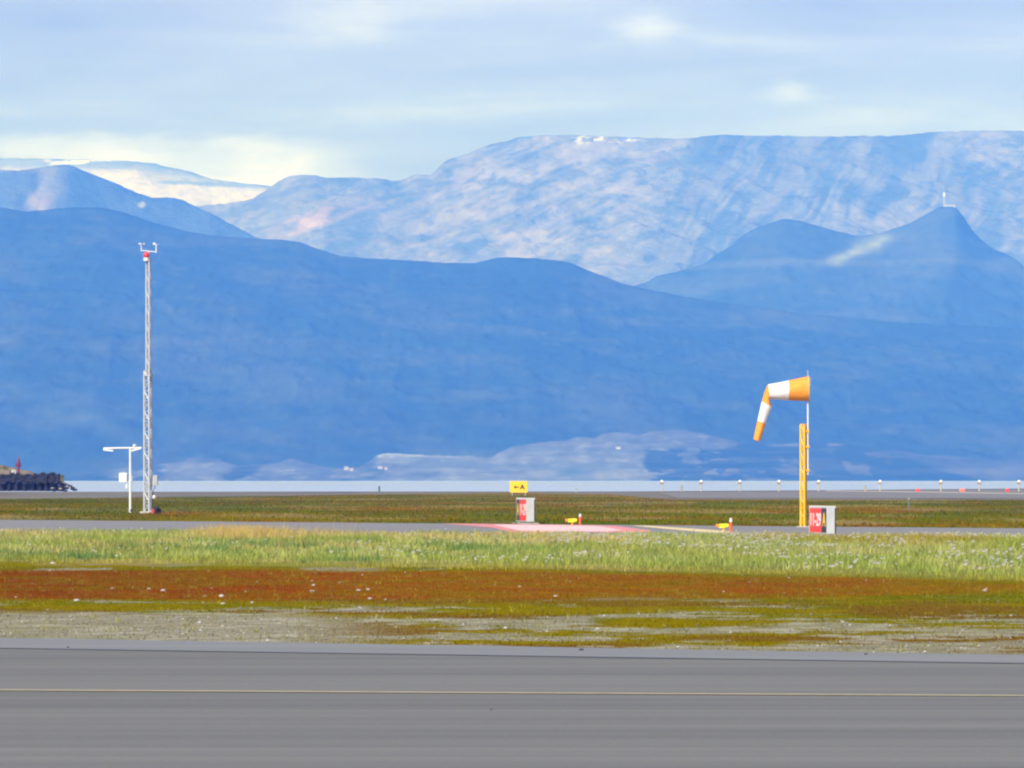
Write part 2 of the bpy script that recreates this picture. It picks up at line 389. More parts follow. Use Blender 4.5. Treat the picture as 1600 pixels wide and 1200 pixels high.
# ------------------------------------------------------------------ hills and mountains
KF = 2.2                                              # the land across the fjord is laid out at 1 : KF, then built full size
UH = np.linspace(-500, 2100, 1000)
def terrain(name, crest, d0, d1, rows, prof, relief, colf, mat, label, back=.25, rough_px=1.0, seed=0, fold=0.0):
    cx, cy = zip(*crest)
    S = np.interp(UH, cx, cy)
    k = np.hanning(9); k /= k.sum(); S = np.convolve(np.pad(S, 4, 'edge'), k, 'valid')
    JG = rough_px * (fbm(UH / 9.0, UH * 0 + seed, seed, 4, .6) - .5) * 2
    tt = np.concatenate([np.linspace(0, 1, rows), 1 + np.linspace(.03, back, 8)])
    T, UUh = np.meshgrid(tt, UH, indexing='ij')
    uw = UUh + (190 * (fbm(UUh / 210, T * 2.2 + seed, seed + 5, 4) - .5)) * np.clip(1 - T, 0, 1)      # spurs wander as they come down
    SS = np.interp(uw, UH, S)
    k2 = np.hanning(161); k2 /= k2.sum(); SM = np.convolve(np.pad(S, 80, 'edge'), k2, 'valid')
    q2 = np.clip(T, 0, 1) ** 3; SC = SS; SS = SS * q2 + (SM[None, :] + 6) * (1 - q2)
    SS = SS + np.interp(UUh[0], UH, JG)[None, :] * np.clip((T - .9) * 10, 0, 1)
    Dd = d0 + (d1 - d0) * T
    if fold: Dd = Dd + fold * np.clip(1 - T, 0, 1) * np.clip(T * 6, 0, 1) * (fbm(UUh / 170, T * 5, seed + 3, 3) - .5)
    zc = H + (HZ - SS) * Dd / F                       # height that would just reach the skyline from here
    P = np.where(T <= 1, prof(np.clip(T, 0, 1)), 1 - ((T - 1) / back) * .5)
    Xw = (UUh - PX) * Dd / F
    Z = -0.5 + (zc + .5) * P
    ins = np.sin(np.pi * np.clip(T, 0, 1)) ** .7
    Z = Z + relief(Xw, Dd, Z, UUh, T) * ins
    Z = np.where(T <= .999, np.minimum(Z, -0.5 + (zc + .5) * (.985 + .015 * T)), Z)
    Z = np.where(T < .999, np.minimum(Z, H + (HZ - SC - 2 - (1 - T) * 14) * Dd / F), Z)
    V = HZ - (Z - H) * F / Dd
    o = grid_mesh(name, Xw * KF, Dd * KF, Z * KF, colf(Xw, Dd, Z, UUh, V, T), mat)
    return tag(o, label, kind='structure')

FOREST = np.array((.020, .042, .040)); HEATH = np.array((.060, .075, .050)); SCRUB = np.array((.13, .14, .06))
def col_front(X, Y, Z, u, v, T):
    n = fbm(X / 140, Z / 26 + X / 300, 3, 6, .68); n2 = fbm(X / 600, Z / 90, 13, 4); n3 = fbm(X / 14, Z / 6, 23, 4, .7)
    c = mixc(FOREST, HEATH, np.clip(sstep(.42, .70, n) * .55 + sstep(.4, .7, n2) * .45 * sstep(150, 420, Z), 0, 1))
    s = sstep(.60, .70, fbm(X / 60, Z / 9, 33, 5, .65)) * .16 * sstep(0, 200, Z)
    return mixc(c, SCRUB, s) * (.6 + .8 * n3)[..., None]
def rel_front(X, Y, Z, u, T): return 26 * (ridged(X / 420 + Y / 900, Y / 500, 9, 5) - .6) + 16 * (ridged(X / 60, Y / 110, 19, 4) - .5)
A = [(-500, 360), (-200, 330), (0, 325), (40, 332), (100, 326), (150, 325), (190, 332), (230, 346), (280, 360), (310, 366), (360, 372), (400, 374), (440, 376), (470, 380), (500, 391), (530, 401), (580, 405),
     (640, 408), (700, 412), (745, 412), (765, 406), (778, 403), (800, 403), (850, 406), (890, 411), (920, 424), (950, 435), (975, 445), (1010, 453), (1100, 470), (1250, 490), (1400, 505), (1600, 515), (2100, 530)]
terrain('front_hills', A, 5950, 7400, 150, lambda t: t ** .85, rel_front, col_front, M_hill, 'long dark wooded ridge across the fjord', rough_px=.8, seed=2, fold=250)
B = [(-500, 520), (900, 480), (975, 452), (1010, 442), (1025, 433), (1060, 425), (1100, 413), (1120, 398), (1145, 384), (1160, 368), (1185, 355), (1200, 351), (1225, 342), (1250, 346), (1270, 352), (1300, 360),
     (1330, 368), (1345, 370), (1370, 367), (1400, 357), (1420, 350), (1450, 335), (1468, 324), (1492, 322), (1500, 332), (1510, 347), (1520, 362), (1535, 377), (1550, 389), (1575, 399), (1590, 408), (1600, 418), (1650, 440), (1800, 450), (2100, 470)]
def col_b(X, Y, Z, u, v, T):
    c = col_front(X, Y, Z, u, v, T)
    # patch of sunlight below the saddle, painted into the slope colour
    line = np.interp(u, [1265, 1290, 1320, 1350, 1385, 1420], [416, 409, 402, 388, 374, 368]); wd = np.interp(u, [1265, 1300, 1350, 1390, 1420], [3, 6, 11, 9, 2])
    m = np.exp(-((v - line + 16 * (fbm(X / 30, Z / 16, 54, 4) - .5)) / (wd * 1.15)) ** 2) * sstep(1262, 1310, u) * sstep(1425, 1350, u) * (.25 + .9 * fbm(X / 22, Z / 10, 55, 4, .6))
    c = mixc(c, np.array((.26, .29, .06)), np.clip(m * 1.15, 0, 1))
    m2 = sstep(.52, .66, fbm(X / 300, Z / 20, 57, 4)) * sstep(370, 395, v) * sstep(480, 400, v) * .45
    return mixc(c, SCRUB * .9, m2)
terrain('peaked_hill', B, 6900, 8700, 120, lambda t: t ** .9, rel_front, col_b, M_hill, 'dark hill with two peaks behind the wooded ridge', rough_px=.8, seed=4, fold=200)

ROCK = np.array((.19, .19, .18)); ROCKP = np.array((.34, .305, .285)); ROCKD = np.array((.06, .075, .11)); SNOW = np.array((.82, .83, .85)); GRN = np.array((.15, .17, .13))
def rel_main(X, Y, Z, u, T):
    right = sstep(1020, 1120, u)
    a = 60 * (ridged((X + Y * .45 + Z * .3) / 170, Y / 900, 31, 6) - .62) + 45 * (ridged((X - Y * .2) / 430, Y / 1100, 33, 3) - .6)            # gullies running down the face
    b_ = 42 * (ridged((X * .35 - Z) / 70, X / 380 + Y / 400, 37, 6) - .6)   # sloping strata
    return a * (.45 + .55 * right) + b_ * (1 - .75 * right) + 26 * (fbm(X / 60, Y / 60, 39, 4) - .5)
def col_main(X, Y, Z, u, v, T):
    wp = fbm(X / 150, Z / 120, 50, 3) - .5; b_ = Z - X * .34 + 60 * wp; p_ = X - Z * .72 + 90 * wp
    nL = fbm(X / 64 + 2 * wp, b_ / 13, 43, 6, .70); rL = ridged(X / 46, b_ / 16, 44, 5)
    n2 = fbm(X / 60, Z / 36 + X / 90, 47, 5, .66); nI = fbm(X / 85, Z / 60, 42, 6, .68); nL = nL * .5 + nI * .5
    cl_ = mixc(ROCKD * 1.5, ROCK, sstep(.36, .50, nL)); cl_ = mixc(cl_, ROCKP, sstep(.49, .62, nL) * .62)
    cl_ = mixc(cl_, ROCKD * 1.1, sstep(.50, .38, rL) * .6); cl_ = mixc(cl_, GRN, sstep(.5, .68, fbm(X / 500, Z / 160, 51, 4)) * .35)
    nR = fbm(p_ / 30, Z / 150 + wp, 49, 6, .68); rR = ridged(p_ / 42 + 1.4 * wp, Z / 210, 48, 5)
    nR = nR * .6 + nI * .4
    cr = mixc(ROCKD, ROCK, sstep(.42, .60, nR) * .8); cr = mixc(cr, ROCKP * .8, sstep(.66, .84, rR) * .45 * sstep(.35, .6, nI + .1) * (.35 + .65 * sstep(230, 330, v)))
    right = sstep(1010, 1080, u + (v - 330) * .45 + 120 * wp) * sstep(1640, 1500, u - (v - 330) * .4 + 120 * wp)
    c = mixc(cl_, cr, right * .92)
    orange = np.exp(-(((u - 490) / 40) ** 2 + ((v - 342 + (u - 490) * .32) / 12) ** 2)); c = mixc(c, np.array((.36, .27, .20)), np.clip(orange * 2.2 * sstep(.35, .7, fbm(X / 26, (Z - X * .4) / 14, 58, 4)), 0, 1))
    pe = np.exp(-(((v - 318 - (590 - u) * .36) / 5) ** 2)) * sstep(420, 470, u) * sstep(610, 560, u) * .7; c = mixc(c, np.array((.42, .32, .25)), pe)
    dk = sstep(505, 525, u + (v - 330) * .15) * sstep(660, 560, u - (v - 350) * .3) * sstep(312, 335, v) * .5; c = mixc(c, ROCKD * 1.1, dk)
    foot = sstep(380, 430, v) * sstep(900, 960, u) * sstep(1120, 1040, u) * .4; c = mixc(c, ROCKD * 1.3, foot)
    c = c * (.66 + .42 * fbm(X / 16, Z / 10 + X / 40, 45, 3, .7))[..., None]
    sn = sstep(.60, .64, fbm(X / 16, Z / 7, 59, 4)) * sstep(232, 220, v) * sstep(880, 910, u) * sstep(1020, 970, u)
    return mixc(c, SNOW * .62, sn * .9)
E = [(-500, 380), (200, 365), (250, 346), (270, 336), (305, 322), (345, 320), (380, 315), (400, 308), (415, 298), (440, 280), (460, 275), (490, 274), (505, 278), (550, 278), (590, 280), (615, 283), (625, 284), (640, 276), (650, 273),
     (660, 274), (672, 276), (682, 265), (700, 250), (725, 243), (755, 230), (790, 222), (810, 215), (850, 212), (900, 212), (950, 214), (1000, 216), (1060, 218), (1100, 214), (1130, 211), (1200, 213), (1300, 214), (1400, 213), (1450, 208), (1520, 205), (1600, 205), (2100, 195)]
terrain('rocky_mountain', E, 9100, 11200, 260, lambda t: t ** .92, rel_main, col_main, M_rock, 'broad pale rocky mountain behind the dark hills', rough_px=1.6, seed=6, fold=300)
def rel_c(X, Y, Z, u, T): return 60 * (ridged((X + Y * .2) / 260, Y / 1200, 61, 5) - .6)
def col_c(X, Y, Z, u, v, T):
    n = fbm((X + Z * .4) / 110, Z / 150, 63, 5, .6)
    c = mixc(ROCKD * .55, ROCKD, sstep(.45, .65, n))  # whole ridge coloured in the darker rock tones
    pl = sstep(120, 60, u) * sstep(.48, .60, fbm((X - Z * .3) / 60, Z / 160, 65, 4)); c = mixc(c, ROCK, pl * .8)
    warm = np.exp(-(((u - 70) / 28) ** 2 + ((v - 315) / 16) ** 2)) * 1.6 * sstep(.4, .65, fbm((X - Z * .3) / 18, Z / 60, 66, 4)); c = mixc(c, np.array((.20, .175, .165)), np.clip(warm, 0, 1))
    top = sstep(272, 262, v) * sstep(100, 40, u); c = mixc(c, ROCKP * .9, top * .6)
    sn = .55 * np.exp(-(((u - 222) / 5) ** 2 + ((v - 321) / 3) ** 2)); return mixc(c, SNOW, np.clip(sn * 1.3, 0, 1))
Cc = [(-500, 250), (0, 266), (30, 267), (60, 263), (90, 259), (108, 258), (130, 267), (160, 279), (190, 291), (215, 303), (240, 310), (262, 309), (285, 313), (305, 323), (330, 334), (400, 372), (600, 430), (900, 500), (2100, 560)]
terrain('dark_ridge', Cc, 8900, 10000, 90, lambda t: t ** .9, rel_c, col_c, M_rock, 'darker rocky ridge with a cliff at the far left', rough_px=1.2, seed=8)
def rel_d(X, Y, Z, u, T): return 40 * (fbm(X / 300, Z / 60, 71, 5) - .5)
def col_d(X, Y, Z, u, v, T):
    n = fbm(X / 260, (Z + X * .05) / 28, 73, 5, .6)
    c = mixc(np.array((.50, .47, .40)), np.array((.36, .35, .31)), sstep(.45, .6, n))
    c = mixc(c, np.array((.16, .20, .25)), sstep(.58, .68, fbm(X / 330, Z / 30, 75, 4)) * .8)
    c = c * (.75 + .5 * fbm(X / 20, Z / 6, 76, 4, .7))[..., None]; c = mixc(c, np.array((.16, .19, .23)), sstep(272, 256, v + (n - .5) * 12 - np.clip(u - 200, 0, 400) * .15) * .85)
    sn = sstep(.58, .66, fbm(X / 60, Z / 14, 79, 4)) * sstep(262, 252, v) * sstep(60, 90, u)
    return mixc(c, SNOW, sn)
Dd_ = [(-500, 245), (0, 248), (100, 249), (200, 252), (240, 256), (300, 270), (330, 280), (380, 287), (420, 291), (500, 300), (650, 330), (2100, 420)]
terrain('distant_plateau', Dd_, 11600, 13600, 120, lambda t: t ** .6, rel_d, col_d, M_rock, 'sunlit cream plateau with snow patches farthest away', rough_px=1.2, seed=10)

# low land along the far shore
Fc = [(-500, 742), (120, 741), (150, 733), (180, 727), (230, 723), (270, 722), (300, 716), (340, 718), (370, 726), (430, 722), (455, 714), (480, 722), (520, 729), (560, 728), (580, 718), (592, 711), (612, 709), (650, 712), (700, 714), (770, 713), (800, 700),
      (830, 695), (860, 691), (885, 690), (900, 684), (930, 686), (945, 677), (975, 677), (1000, 681), (1015, 676), (1060, 674), (1100, 678), (1130, 686), (1160, 693), (1200, 696), (1260, 693), (1310, 694), (1350, 700), (1400, 704), (1440, 712), (1500, 716), (1600, 723), (2100, 730)]
def col_f(X, Y, Z, u, v, T):
    j = (fbm(X / 25, Z / 9, 81, 4) - .5); uj = u + j * 40; vj = v + j * 10
    n = fbm(X / 90, Z / 6, 85, 5, .6)
    c = mixc(FOREST, HEATH, sstep(.5, .65, n) * .5)
    pale = mixc(np.array((.10, .118, .125)), np.array((.15, .165, .17)), sstep(.40, .70, n)); mid = pale * .62
    m = sstep(580, 596, uj) * sstep(1015, 1000, uj + np.clip(712 - vj, -20, 30) * .2)
    pale = pale * (.55 + .9 * fbm(X / 14, Z / 8, 86, 4, .65))[..., None]; mid = pale * .8
    c = mixc(c, pale, m * .95)
    tip = m * sstep(719, 714, vj) * sstep(780, 640, u); c = mixc(c, pale * 1.9, np.clip(tip, 0, 1) * .9 * sstep(.25, .5, n))
    up = sstep(770, 800, uj) * sstep(1175, 1150, uj) * sstep(706, 700, vj + np.clip(u - 1100, 0, 99) * .1); c = mixc(c, pale * .8, up * .9)
    lf = sstep(150, 190, uj) * sstep(600, 560, uj) * sstep(.28, .42, fbm(X / 60, Z / 14, 87, 4)); c = mixc(c, mid, lf * .9)
    sp = sstep(.66, .70, fbm(X / 16, Z / 4, 89, 3)) * sstep(150, 190, u) * sstep(1170, 1100, u); c = mixc(c, pale * 1.5, sp * .5)
    rt = np.clip(np.interp(u, [1330, 1400, 1500, 1600], [0, .35, .8, .95]), 0, 1) * sstep(-6, 2, vj - np.interp(u, [1340, 1420, 1500, 1600], [702, 708, 716, 722]))
    rt = rt * sstep(9, 0, vj - np.interp(u, [1340, 1420, 1500, 1560, 1600], [704, 716, 738, 753, 760])); c = mixc(c, pale * .7, rt)
    ln = np.exp(-(((v - 696) / 3.0) ** 2)) * (sstep(1190, 1215, u) * sstep(1330, 1300, u)) * sstep(.4, .5, fbm(X / 40, Z * 0, 93, 2)); c = mixc(c, pale, ln)
    dk = np.exp(-(((u - 893) / 24) ** 4 + ((v - 740) / 8) ** 4)); c = mixc(c, FOREST * 2.5, dk * .6)
    bl = sstep(.60, .70, fbm(X / 22, Z / 10, 95, 3)) * sstep(1010, 1030, u) * sstep(1400, 1380, u) * sstep(700, 712, v) * .7
    return mixc(c, pale * .7, bl)
terrain('far_shore', Fc, 5700, 6050, 60, lambda t: t ** .75, lambda X, Y, Z, u, T: 1.5 * (fbm(X / 30, Y / 30, 97, 3) - .5), col_f, M_hill, 'low shore of pale terraces and woods across the water', rough_px=1.0, seed=12)

# ------------------------------------------------------------------ painted and metal materials
m_white = paint('white_paint', (.62, .63, .62), .45, .06, 2)
m_galv = paint('galvanised_steel', (.40, .42, .43), .5, .10, 2, metal=.1)
m_grey = paint('grey_box_paint', (.34, .36, .36), .5, .12, 3)
m_dark = paint('black_rubber', (.02, .02, .022), .7, .2, 3)
m_yel = paint('yellow_pole_paint', (.80, .41, .008), .5, .10, 1.5)
m_yels = paint('sign_yellow', (.80, .50, .003), .45, .04, 1)
m_red = paint('sign_red', (.66, .035, .012), .45, .08, 2)
m_blk = paint('sign_black', (.016, .016, .018), .45, .1, 2)
m_or = paint('orange_paint', (.72, .10, .03), .5, .1, 6)
m_lum = paint('bright_yellow_housing', (.86, .72, .01), .4, .06, 5)
m_conc = paint('concrete', (.42, .40, .36), .9, .2, 3)
m_maroon = paint('maroon_paint', (.16, .012, .035), .6, .15, 2)
m_amber = paint('amber_lens', (.75, .22, .02), .2, .08, 8)
m_green = paint('green_post_paint', (.04, .10, .09), .6, .1, 4)
def glow(name, c, e, s):
    m, t, b = base_mat(name, .3); b.inputs['Base Color'].default_value = (*c, 1); b.inputs['Emission Color'].default_value = (*e, 1); b.inputs['Emission Strength'].default_value = s; return m
m_rlamp = glow('lit_red_lamp', (.4, .02, .01), (1, .05, .02), .6); m_rlamp2 = glow('bright_red_lamp', (.4, .04, .02), (1, .14, .04), 1.2)
m_obs = paint('obstruction_red', (.75, .035, .03), .3, .06, 5)

def lattice(mb, w_, z0, z1, bay, rl, rb, sides=3, cx=0, cy=0, ph=0.0):
    pts = [(cx + w_ / 2 / math.sin(math.pi / sides) * math.cos(ph + 2 * math.pi * k / sides), cy + w_ / 2 / math.sin(math.pi / sides) * math.sin(ph + 2 * math.pi * k / sides)) for k in range(sides)]
    for x, y in pts: mb.tube((x, y, z0), (x, y, z1), rl, n=8)
    nb = max(1, round((z1 - z0) / bay)); h = (z1 - z0) / nb
    for i in range(nb):
        za, zb = z0 + i * h, z0 + (i + 1) * h
        for k in range(sides):
            a, c = pts[k], pts[(k + 1) % sides]
            if i % 2: a, c = c, a
            mb.tube((*a, za), (*c, zb), rb, n=5)
            mb.tube((*pts[k], zb), (*pts[(k + 1) % sides], zb), rb * .8, n=5)
    return pts

# ------------------------------------------------------------------ wind mast
s = 26.0; d = H * F / 52
m_grey = m_grey
mast = thing('wind_mast', pos(231.5, 802), 'tall white lattice wind mast with a red lamp on top, left of the picture', 'mast')
mb = MB(); lattice(mb, .42, .05, 8.58, .62, .062, .030, 3, ph=R(-72)); mb.build('lower_section', m_galv, mast)
mb = MB(); lattice(mb, .26, 8.3, 15.35, .50, .050, .024, 3, cx=.03, ph=R(-72)); mb.tube((.03, 0, 8.25), (.03, 0, 8.33), .30, n=6); mb.build('upper_section', m_galv, mast)
mb = MB(); mb.box((0, 0, .04), (.95, .95, .14), bev=.03); mb.build('footing', m_conc, mast)
mb = MB(); mb.tube((-.42, 0, 15.80), (.50, 0, 15.70), .028); mb.tube((.03, 0, 15.2), (.03, 0, 15.78), .035); mb.build('crossarm', m_white, mast)
an = MB(); an.tube((-.41, 0, 15.75), (-.41, 0, 16.05), .03); an.lathe([(.03, 0), (.06, .03), (.06, .10), (.02, .13)], (-.41, 0, 16.03), n=10)
for k in range(3):
    a = 2 * math.pi * k / 3 + .3; an.tube((-.41, 0, 16.19), (-.41 + .15 * math.cos(a), .15 * math.sin(a), 16.19), .012, n=5)
    an.lathe([(.015, -.05), (.05, -.02), (.055, .03), (.05, .05)], (-.41 + .17 * math.cos(a), .17 * math.sin(a), 16.19), n=8)
an.build('anemometer', m_white, mast)
wv = MB(); wv.tube((.48, 0, 15.66), (.48, 0, 16.12), .034); wv.tube((.34, 0, 16.16), (.62, 0, 16.16), .016, n=6); wv.box((.36, 0, 16.2), (.14, .012, .12)); wv.build('wind_vane', m_white, mast)
ob = MB(); ob.lathe([(.17, 0), (.17, .20), (.20, .22)], (-.10, -.12, 15.16), n=16); ob.tube((-.10, -.12, 15.2), (.03, 0, 15.2), .03); lp = ob.build('warning_light', m_white, mast)
ol = MB(); ol.lathe([(.185, 0), (.185, .14), (.14, .26), (.05, .31)], (-.10, -.12, 15.385), n=16); ol.build('lens', m_obs, lp, smooth=True)
mb = MB(); mb.box((.42, 0, 1.98), (.30, .26, .62), bev=.02); mb.box((.42, -.135, 1.98), (.24, .012, .52)); mb.tube((.30, 0, 1.7), (.2, 0, 1.7), .02); mb.tube((.30, 0, 2.2), (.2, 0, 2.2), .02)
mb.build('control_box', m_grey, mast)
mb = MB(); mb.path([(.42, 0, 1.67), (.38, .02, 1.5), (.28, .02, 1.3), (.26, .02, .2)], .022, 6); mb.build('cable', m_dark, mast)
mb = MB(); mb.lathe([(.03, 0), (.09, .05), (.11, .13), (.09, .21), (.03, .25)], (.36, -.02, .84), n=14); mb.tube((.36, -.02, .96), (.2, 0, .96), .016, n=6); mb.build('lamp', m_white, mast, smooth=True)
# hoses and a red jerrycan at its foot
hs = thing('cable_coil', pos(245, 802.4), 'black coiled cable lying right beside the foot of the wind mast', 'cable')
mb = MB()
for i, (r_, cx_, tl) in enumerate([(.16, -.08, .5), (.18, .0, .75), (.14, .1, 1.0), (.12, -.13, .2), (.17, .06, 1.2)]):
    pts = [(cx_ + r_ * math.cos(a) * math.cos(tl * .5), r_ * math.cos(a) * math.sin(tl) , .19 - i * .012 + r_ * math.sin(a)) for a in np.linspace(0, 2 * math.pi, 22)]
    mb.path(pts, .05, 6)
mb.path([(.1, 0, .14), (.26, .02, .12), (.34, 0, .04), (.36, .05, .02)], .03, 6)
mb.build('coil', m_dark, hs)
jc = thing('red_can', pos(238.8, 802.9), 'small red can standing at the foot of the wind mast', 'can')
mb = MB(); mb.box((0, 0, .13), (.20, .12, .25), bev=.03); mb.build('body', paint('faded_red', (.36, .05, .05), .6, .1, 4), jc)
mb = MB(); mb.tube((.05, 0, .25), (.07, 0, .30), .02); mb.build('spout', m_dark, jc)
mb = MB(); mb.path([(-.07, 0, .24), (-.07, 0, .29), (.03, 0, .29), (.03, 0, .24)], .012, 6); mb.build('handle', m_red, jc)

# visibility sensor post
vs = thing('visibility_sensor', pos(203.5, 801), 'white T-shaped weather sensor post left of the lattice mast', 'weather sensor')
k = 26.0
mb = MB(); mb.tube((0, 0, 0), (0, 0, 3.93), .075, .065, 12); mb.lathe([(.14, 0), (.14, .02)], (0, 0, .01), n=14); mb.build('pole', m_white, vs)
mb = MB(); mb.tube((-1.62, 0, 3.94), (.70, 0, 3.97), .055, .055, 8); mb.build('crossarm', m_white, vs)
mb = MB(); mb.box((-1.33, -.02, 3.82), (.60, .16, .09), Matrix.Rotation(R(6), 3, 'Y'), bev=.02); mb.tube((-1.6, 0, 3.93), (-1.62, -.02, 3.86), .05); mb.build('transmitter_head', m_white, vs)
mb = MB(); mb.box((.36, -.02, 3.86), (.62, .16, .09), Matrix.Rotation(R(-15), 3, 'Y'), bev=.02); mb.build('receiver_head', m_white, vs)
mb = MB(); mb.lathe([(.10, 0), (.11, .06), (.12, .10), (.09, .14)], (.27, 0, 4.04), n=12); mb.tube((.27, 0, 3.96), (.27, 0, 4.05), .03); mb.build('rain_sensor', m_white, vs)
mb = MB(); mb.box((-.43, 0, 2.15), (.50, .30, .56), bev=.025); mb.box((-.43, -.155, 2.15), (.42, .012, .48)); mb.build('instrument_box', m_white, vs)
mb = MB(); mb.box((-.12, 0, 2.2), (.16, .05, .05)); mb.box((-.12, 0, 1.98), (.16, .05, .05)); mb.box((.07, 0, 2.12), (.10, .14, .34)); mb.build('bracket', m_galv, vs)
mb = MB(); mb.lathe([(.05, 0), (.075, .03), (.075, .26), (.03, .30)], (-.21, 0, 1.45), n=12); mb.tube((-.14, 0, 1.6), (-.06, 0, 1.6), .02); mb.build('sensor_can', m_white, vs)
mb = MB(); mb.box((.10, -.02, .13), (.20, .16, .18), bev=.02); mb.build('junction_box', m_dark, vs)

# ------------------------------------------------------------------ windsock and its post
wsp = pos(1256, 824.0); k = H * F / 74 / F
def W(px, py, y=0): return Vector(((px - 1256) * k, y, (824.0 - py) * k))       # local metres for a photo point at this distance
post = thing('windsock_mast', wsp, 'yellow lattice mast carrying the windsock by the taxiway', 'mast')
ztop = W(0, 663).z
mb = MB(); lattice(mb, .225, .04, ztop, .30, .046, .022, 3, cx=-.005, ph=R(-80)); mb.build('lattice', m_yel, post)
mb = MB(); mb.box((0, 0, .02), (.6, .6, .06)); mb.build('base_plate', m_conc, post)
xr = W(1262.3, 0).x
mb = MB(); mb.tube((xr, -.02, W(0, 742).z), (xr, -.02, W(0, 588).z), .030, .034, 10); mb.build('pole', m_white, post)
for py in (674, 698, 735):
    mb = MB(); mb.box((xr - .02, -.02, W(0, py).z), (.17, .14, .09), bev=.02); mb.build('clamp', m_yel, post)
mb = MB(); mb.tube((xr, -.02, W(0, 588).z), (xr, -.02, W(0, 578.5).z), .022); mb.build('spike', m_grey, post)
sock = thing('windsock', wsp, 'orange and white striped windsock folding down at its end', 'windsock')
# rings given by their outer (upper) and inner (lower) edge, then how round they are
rings = [((1263.4, 587.8), (1263.4, 626.6), 0), ((1256, 589.4), (1256, 626.4), 0), ((1248, 591.0), (1248, 626.2), 0), ((1240, 592.8), (1240, 625.8), 0), ((1232, 594.4), (1232, 625.6), 1), ((1224, 596.2), (1224, 625.2), 1), ((1215, 597.9), (1215.6, 624.6), 1), ((1207, 599.4), (1208, 624.2), 1),
         ((1200.4, 600.4), (1201.6, 624.2), 0), ((1197.6, 604.5), (1202.0, 626), 0), ((1195.2, 611), (1203.2, 629), 0), ((1192.6, 619), (1204.8, 632.5), 0), ((1190, 627.5), (1206.2, 636), 1), ((1188.4, 634), (1204.8, 641), 1), ((1186.5, 643), (1201.0, 648.5), 1), ((1184.8, 651), (1198.2, 656), 1),
         ((1183.4, 657.5), (1196.2, 662), 0), ((1181.2, 667), (1193.4, 671), 0), ((1179, 677.5), (1190.4, 681), 0), ((1177.3, 686.3), (1187.2, 690), 0)]
fab = []
for nm, c in (('orange_nylon', (.90, .36, .035)), ('white_nylon', (.80, .79, .74))):
    m, t, b = base_mat(nm, .7)
    t.put(b.inputs['Base Color'], t.ramp(t.noise(t.new('ShaderNodeTexCoord').outputs['Object'], 5, 4), [(.3, tuple(x * .86 for x in c)), (.6, c)]))
    bn = t.new('ShaderNodeBump'); t.put(bn.inputs['Height'], t.noise(t.mapping(t.new('ShaderNodeTexCoord').outputs['Object'], scale=(3, 3, 9)), 1.6, 4, .6)); bn.inputs['Strength'].default_value = .8; bn.inputs['Distance'].default_value = .05; t.l.new(bn.outputs[0], b.inputs['Normal'])
    tr = t.new('ShaderNodeBsdfTranslucent'); tr.inputs[0].default_value = (*c, 1); mx = t.new('ShaderNodeMixShader'); mx.inputs[0].default_value = .22
    t.l.new(b.outputs[0], mx.inputs[1]); t.l.new(tr.outputs[0], mx.inputs[2]); t.l.new(mx.outputs[0], t.n['Material Output'].inputs[0]); fab.append(m)
mb = MB(); n = 36; sub = []
for i in range(len(rings) - 1):
    for q in range(3):
        f = q / 3; (o0, i0, b0), (o1, i1, b1) = rings[i], rings[i + 1]
        sub.append((np.array(o0) * (1 - f) + np.array(o1) * f, np.array(i0) * (1 - f) + np.array(i1) * f, b0))
sub.append((np.array(rings[-1][0]), np.array(rings[-1][1]), 0))
for t_, (oe, ie, _) in enumerate(sub):
    A_, B_ = W(*oe), W(*ie); c0 = (A_ + B_) / 2; up = (A_ - B_) / 2
    deep = max(up.length, .20 if t_ > 24 else 0) * (1.0 if t_ < 24 else 1.0)
    for q in range(n):
        th = 2 * math.pi * q / n
        wr = 1 + .03 * math.sin(th * 5 + t_ * .35) * (.3 if t_ < 6 else 1) * math.sin(th) ** 2
        mb.v.append(tuple(c0 + up * math.cos(th) + Vector((0, 1, 0)) * (deep * wr * math.sin(th) - .02)))
for i in range(len(sub) - 1):
    for q in range(n): j = (q + 1) % n; mb.f.append((i * n + q, i * n + j, (i + 1) * n + j, (i + 1) * n + q)); mb.mi.append(sub[i][2])
mb.build('sock', fab, sock, smooth=True)
mb = MB(); cR = W(1263.3, 607.5)
ring = [cR + Vector((0, 19.9 * k * math.sin(a), 19.9 * k * math.cos(a))) + Vector((.01, -.02, 0)) for a in np.linspace(0, 2 * math.pi, 33)]
mb.path(ring, .016, 6); mb.tube(cR + Vector((.02, -.02, 19.8 * k)), cR + Vector((.02, -.02, -19.8 * k)), .016); mb.tube(cR + Vector((.02, -.02 - 19.8 * k, 0)), cR + Vector((.02, -.02 + 19.8 * k, 0)), .012); mb.build('hoop', m_grey, sock)
mb = MB(); mb.box(W(1265.2, 597, -.1), (.10, .16, .36), bev=.03); mb.build('swivel', m_white, sock)

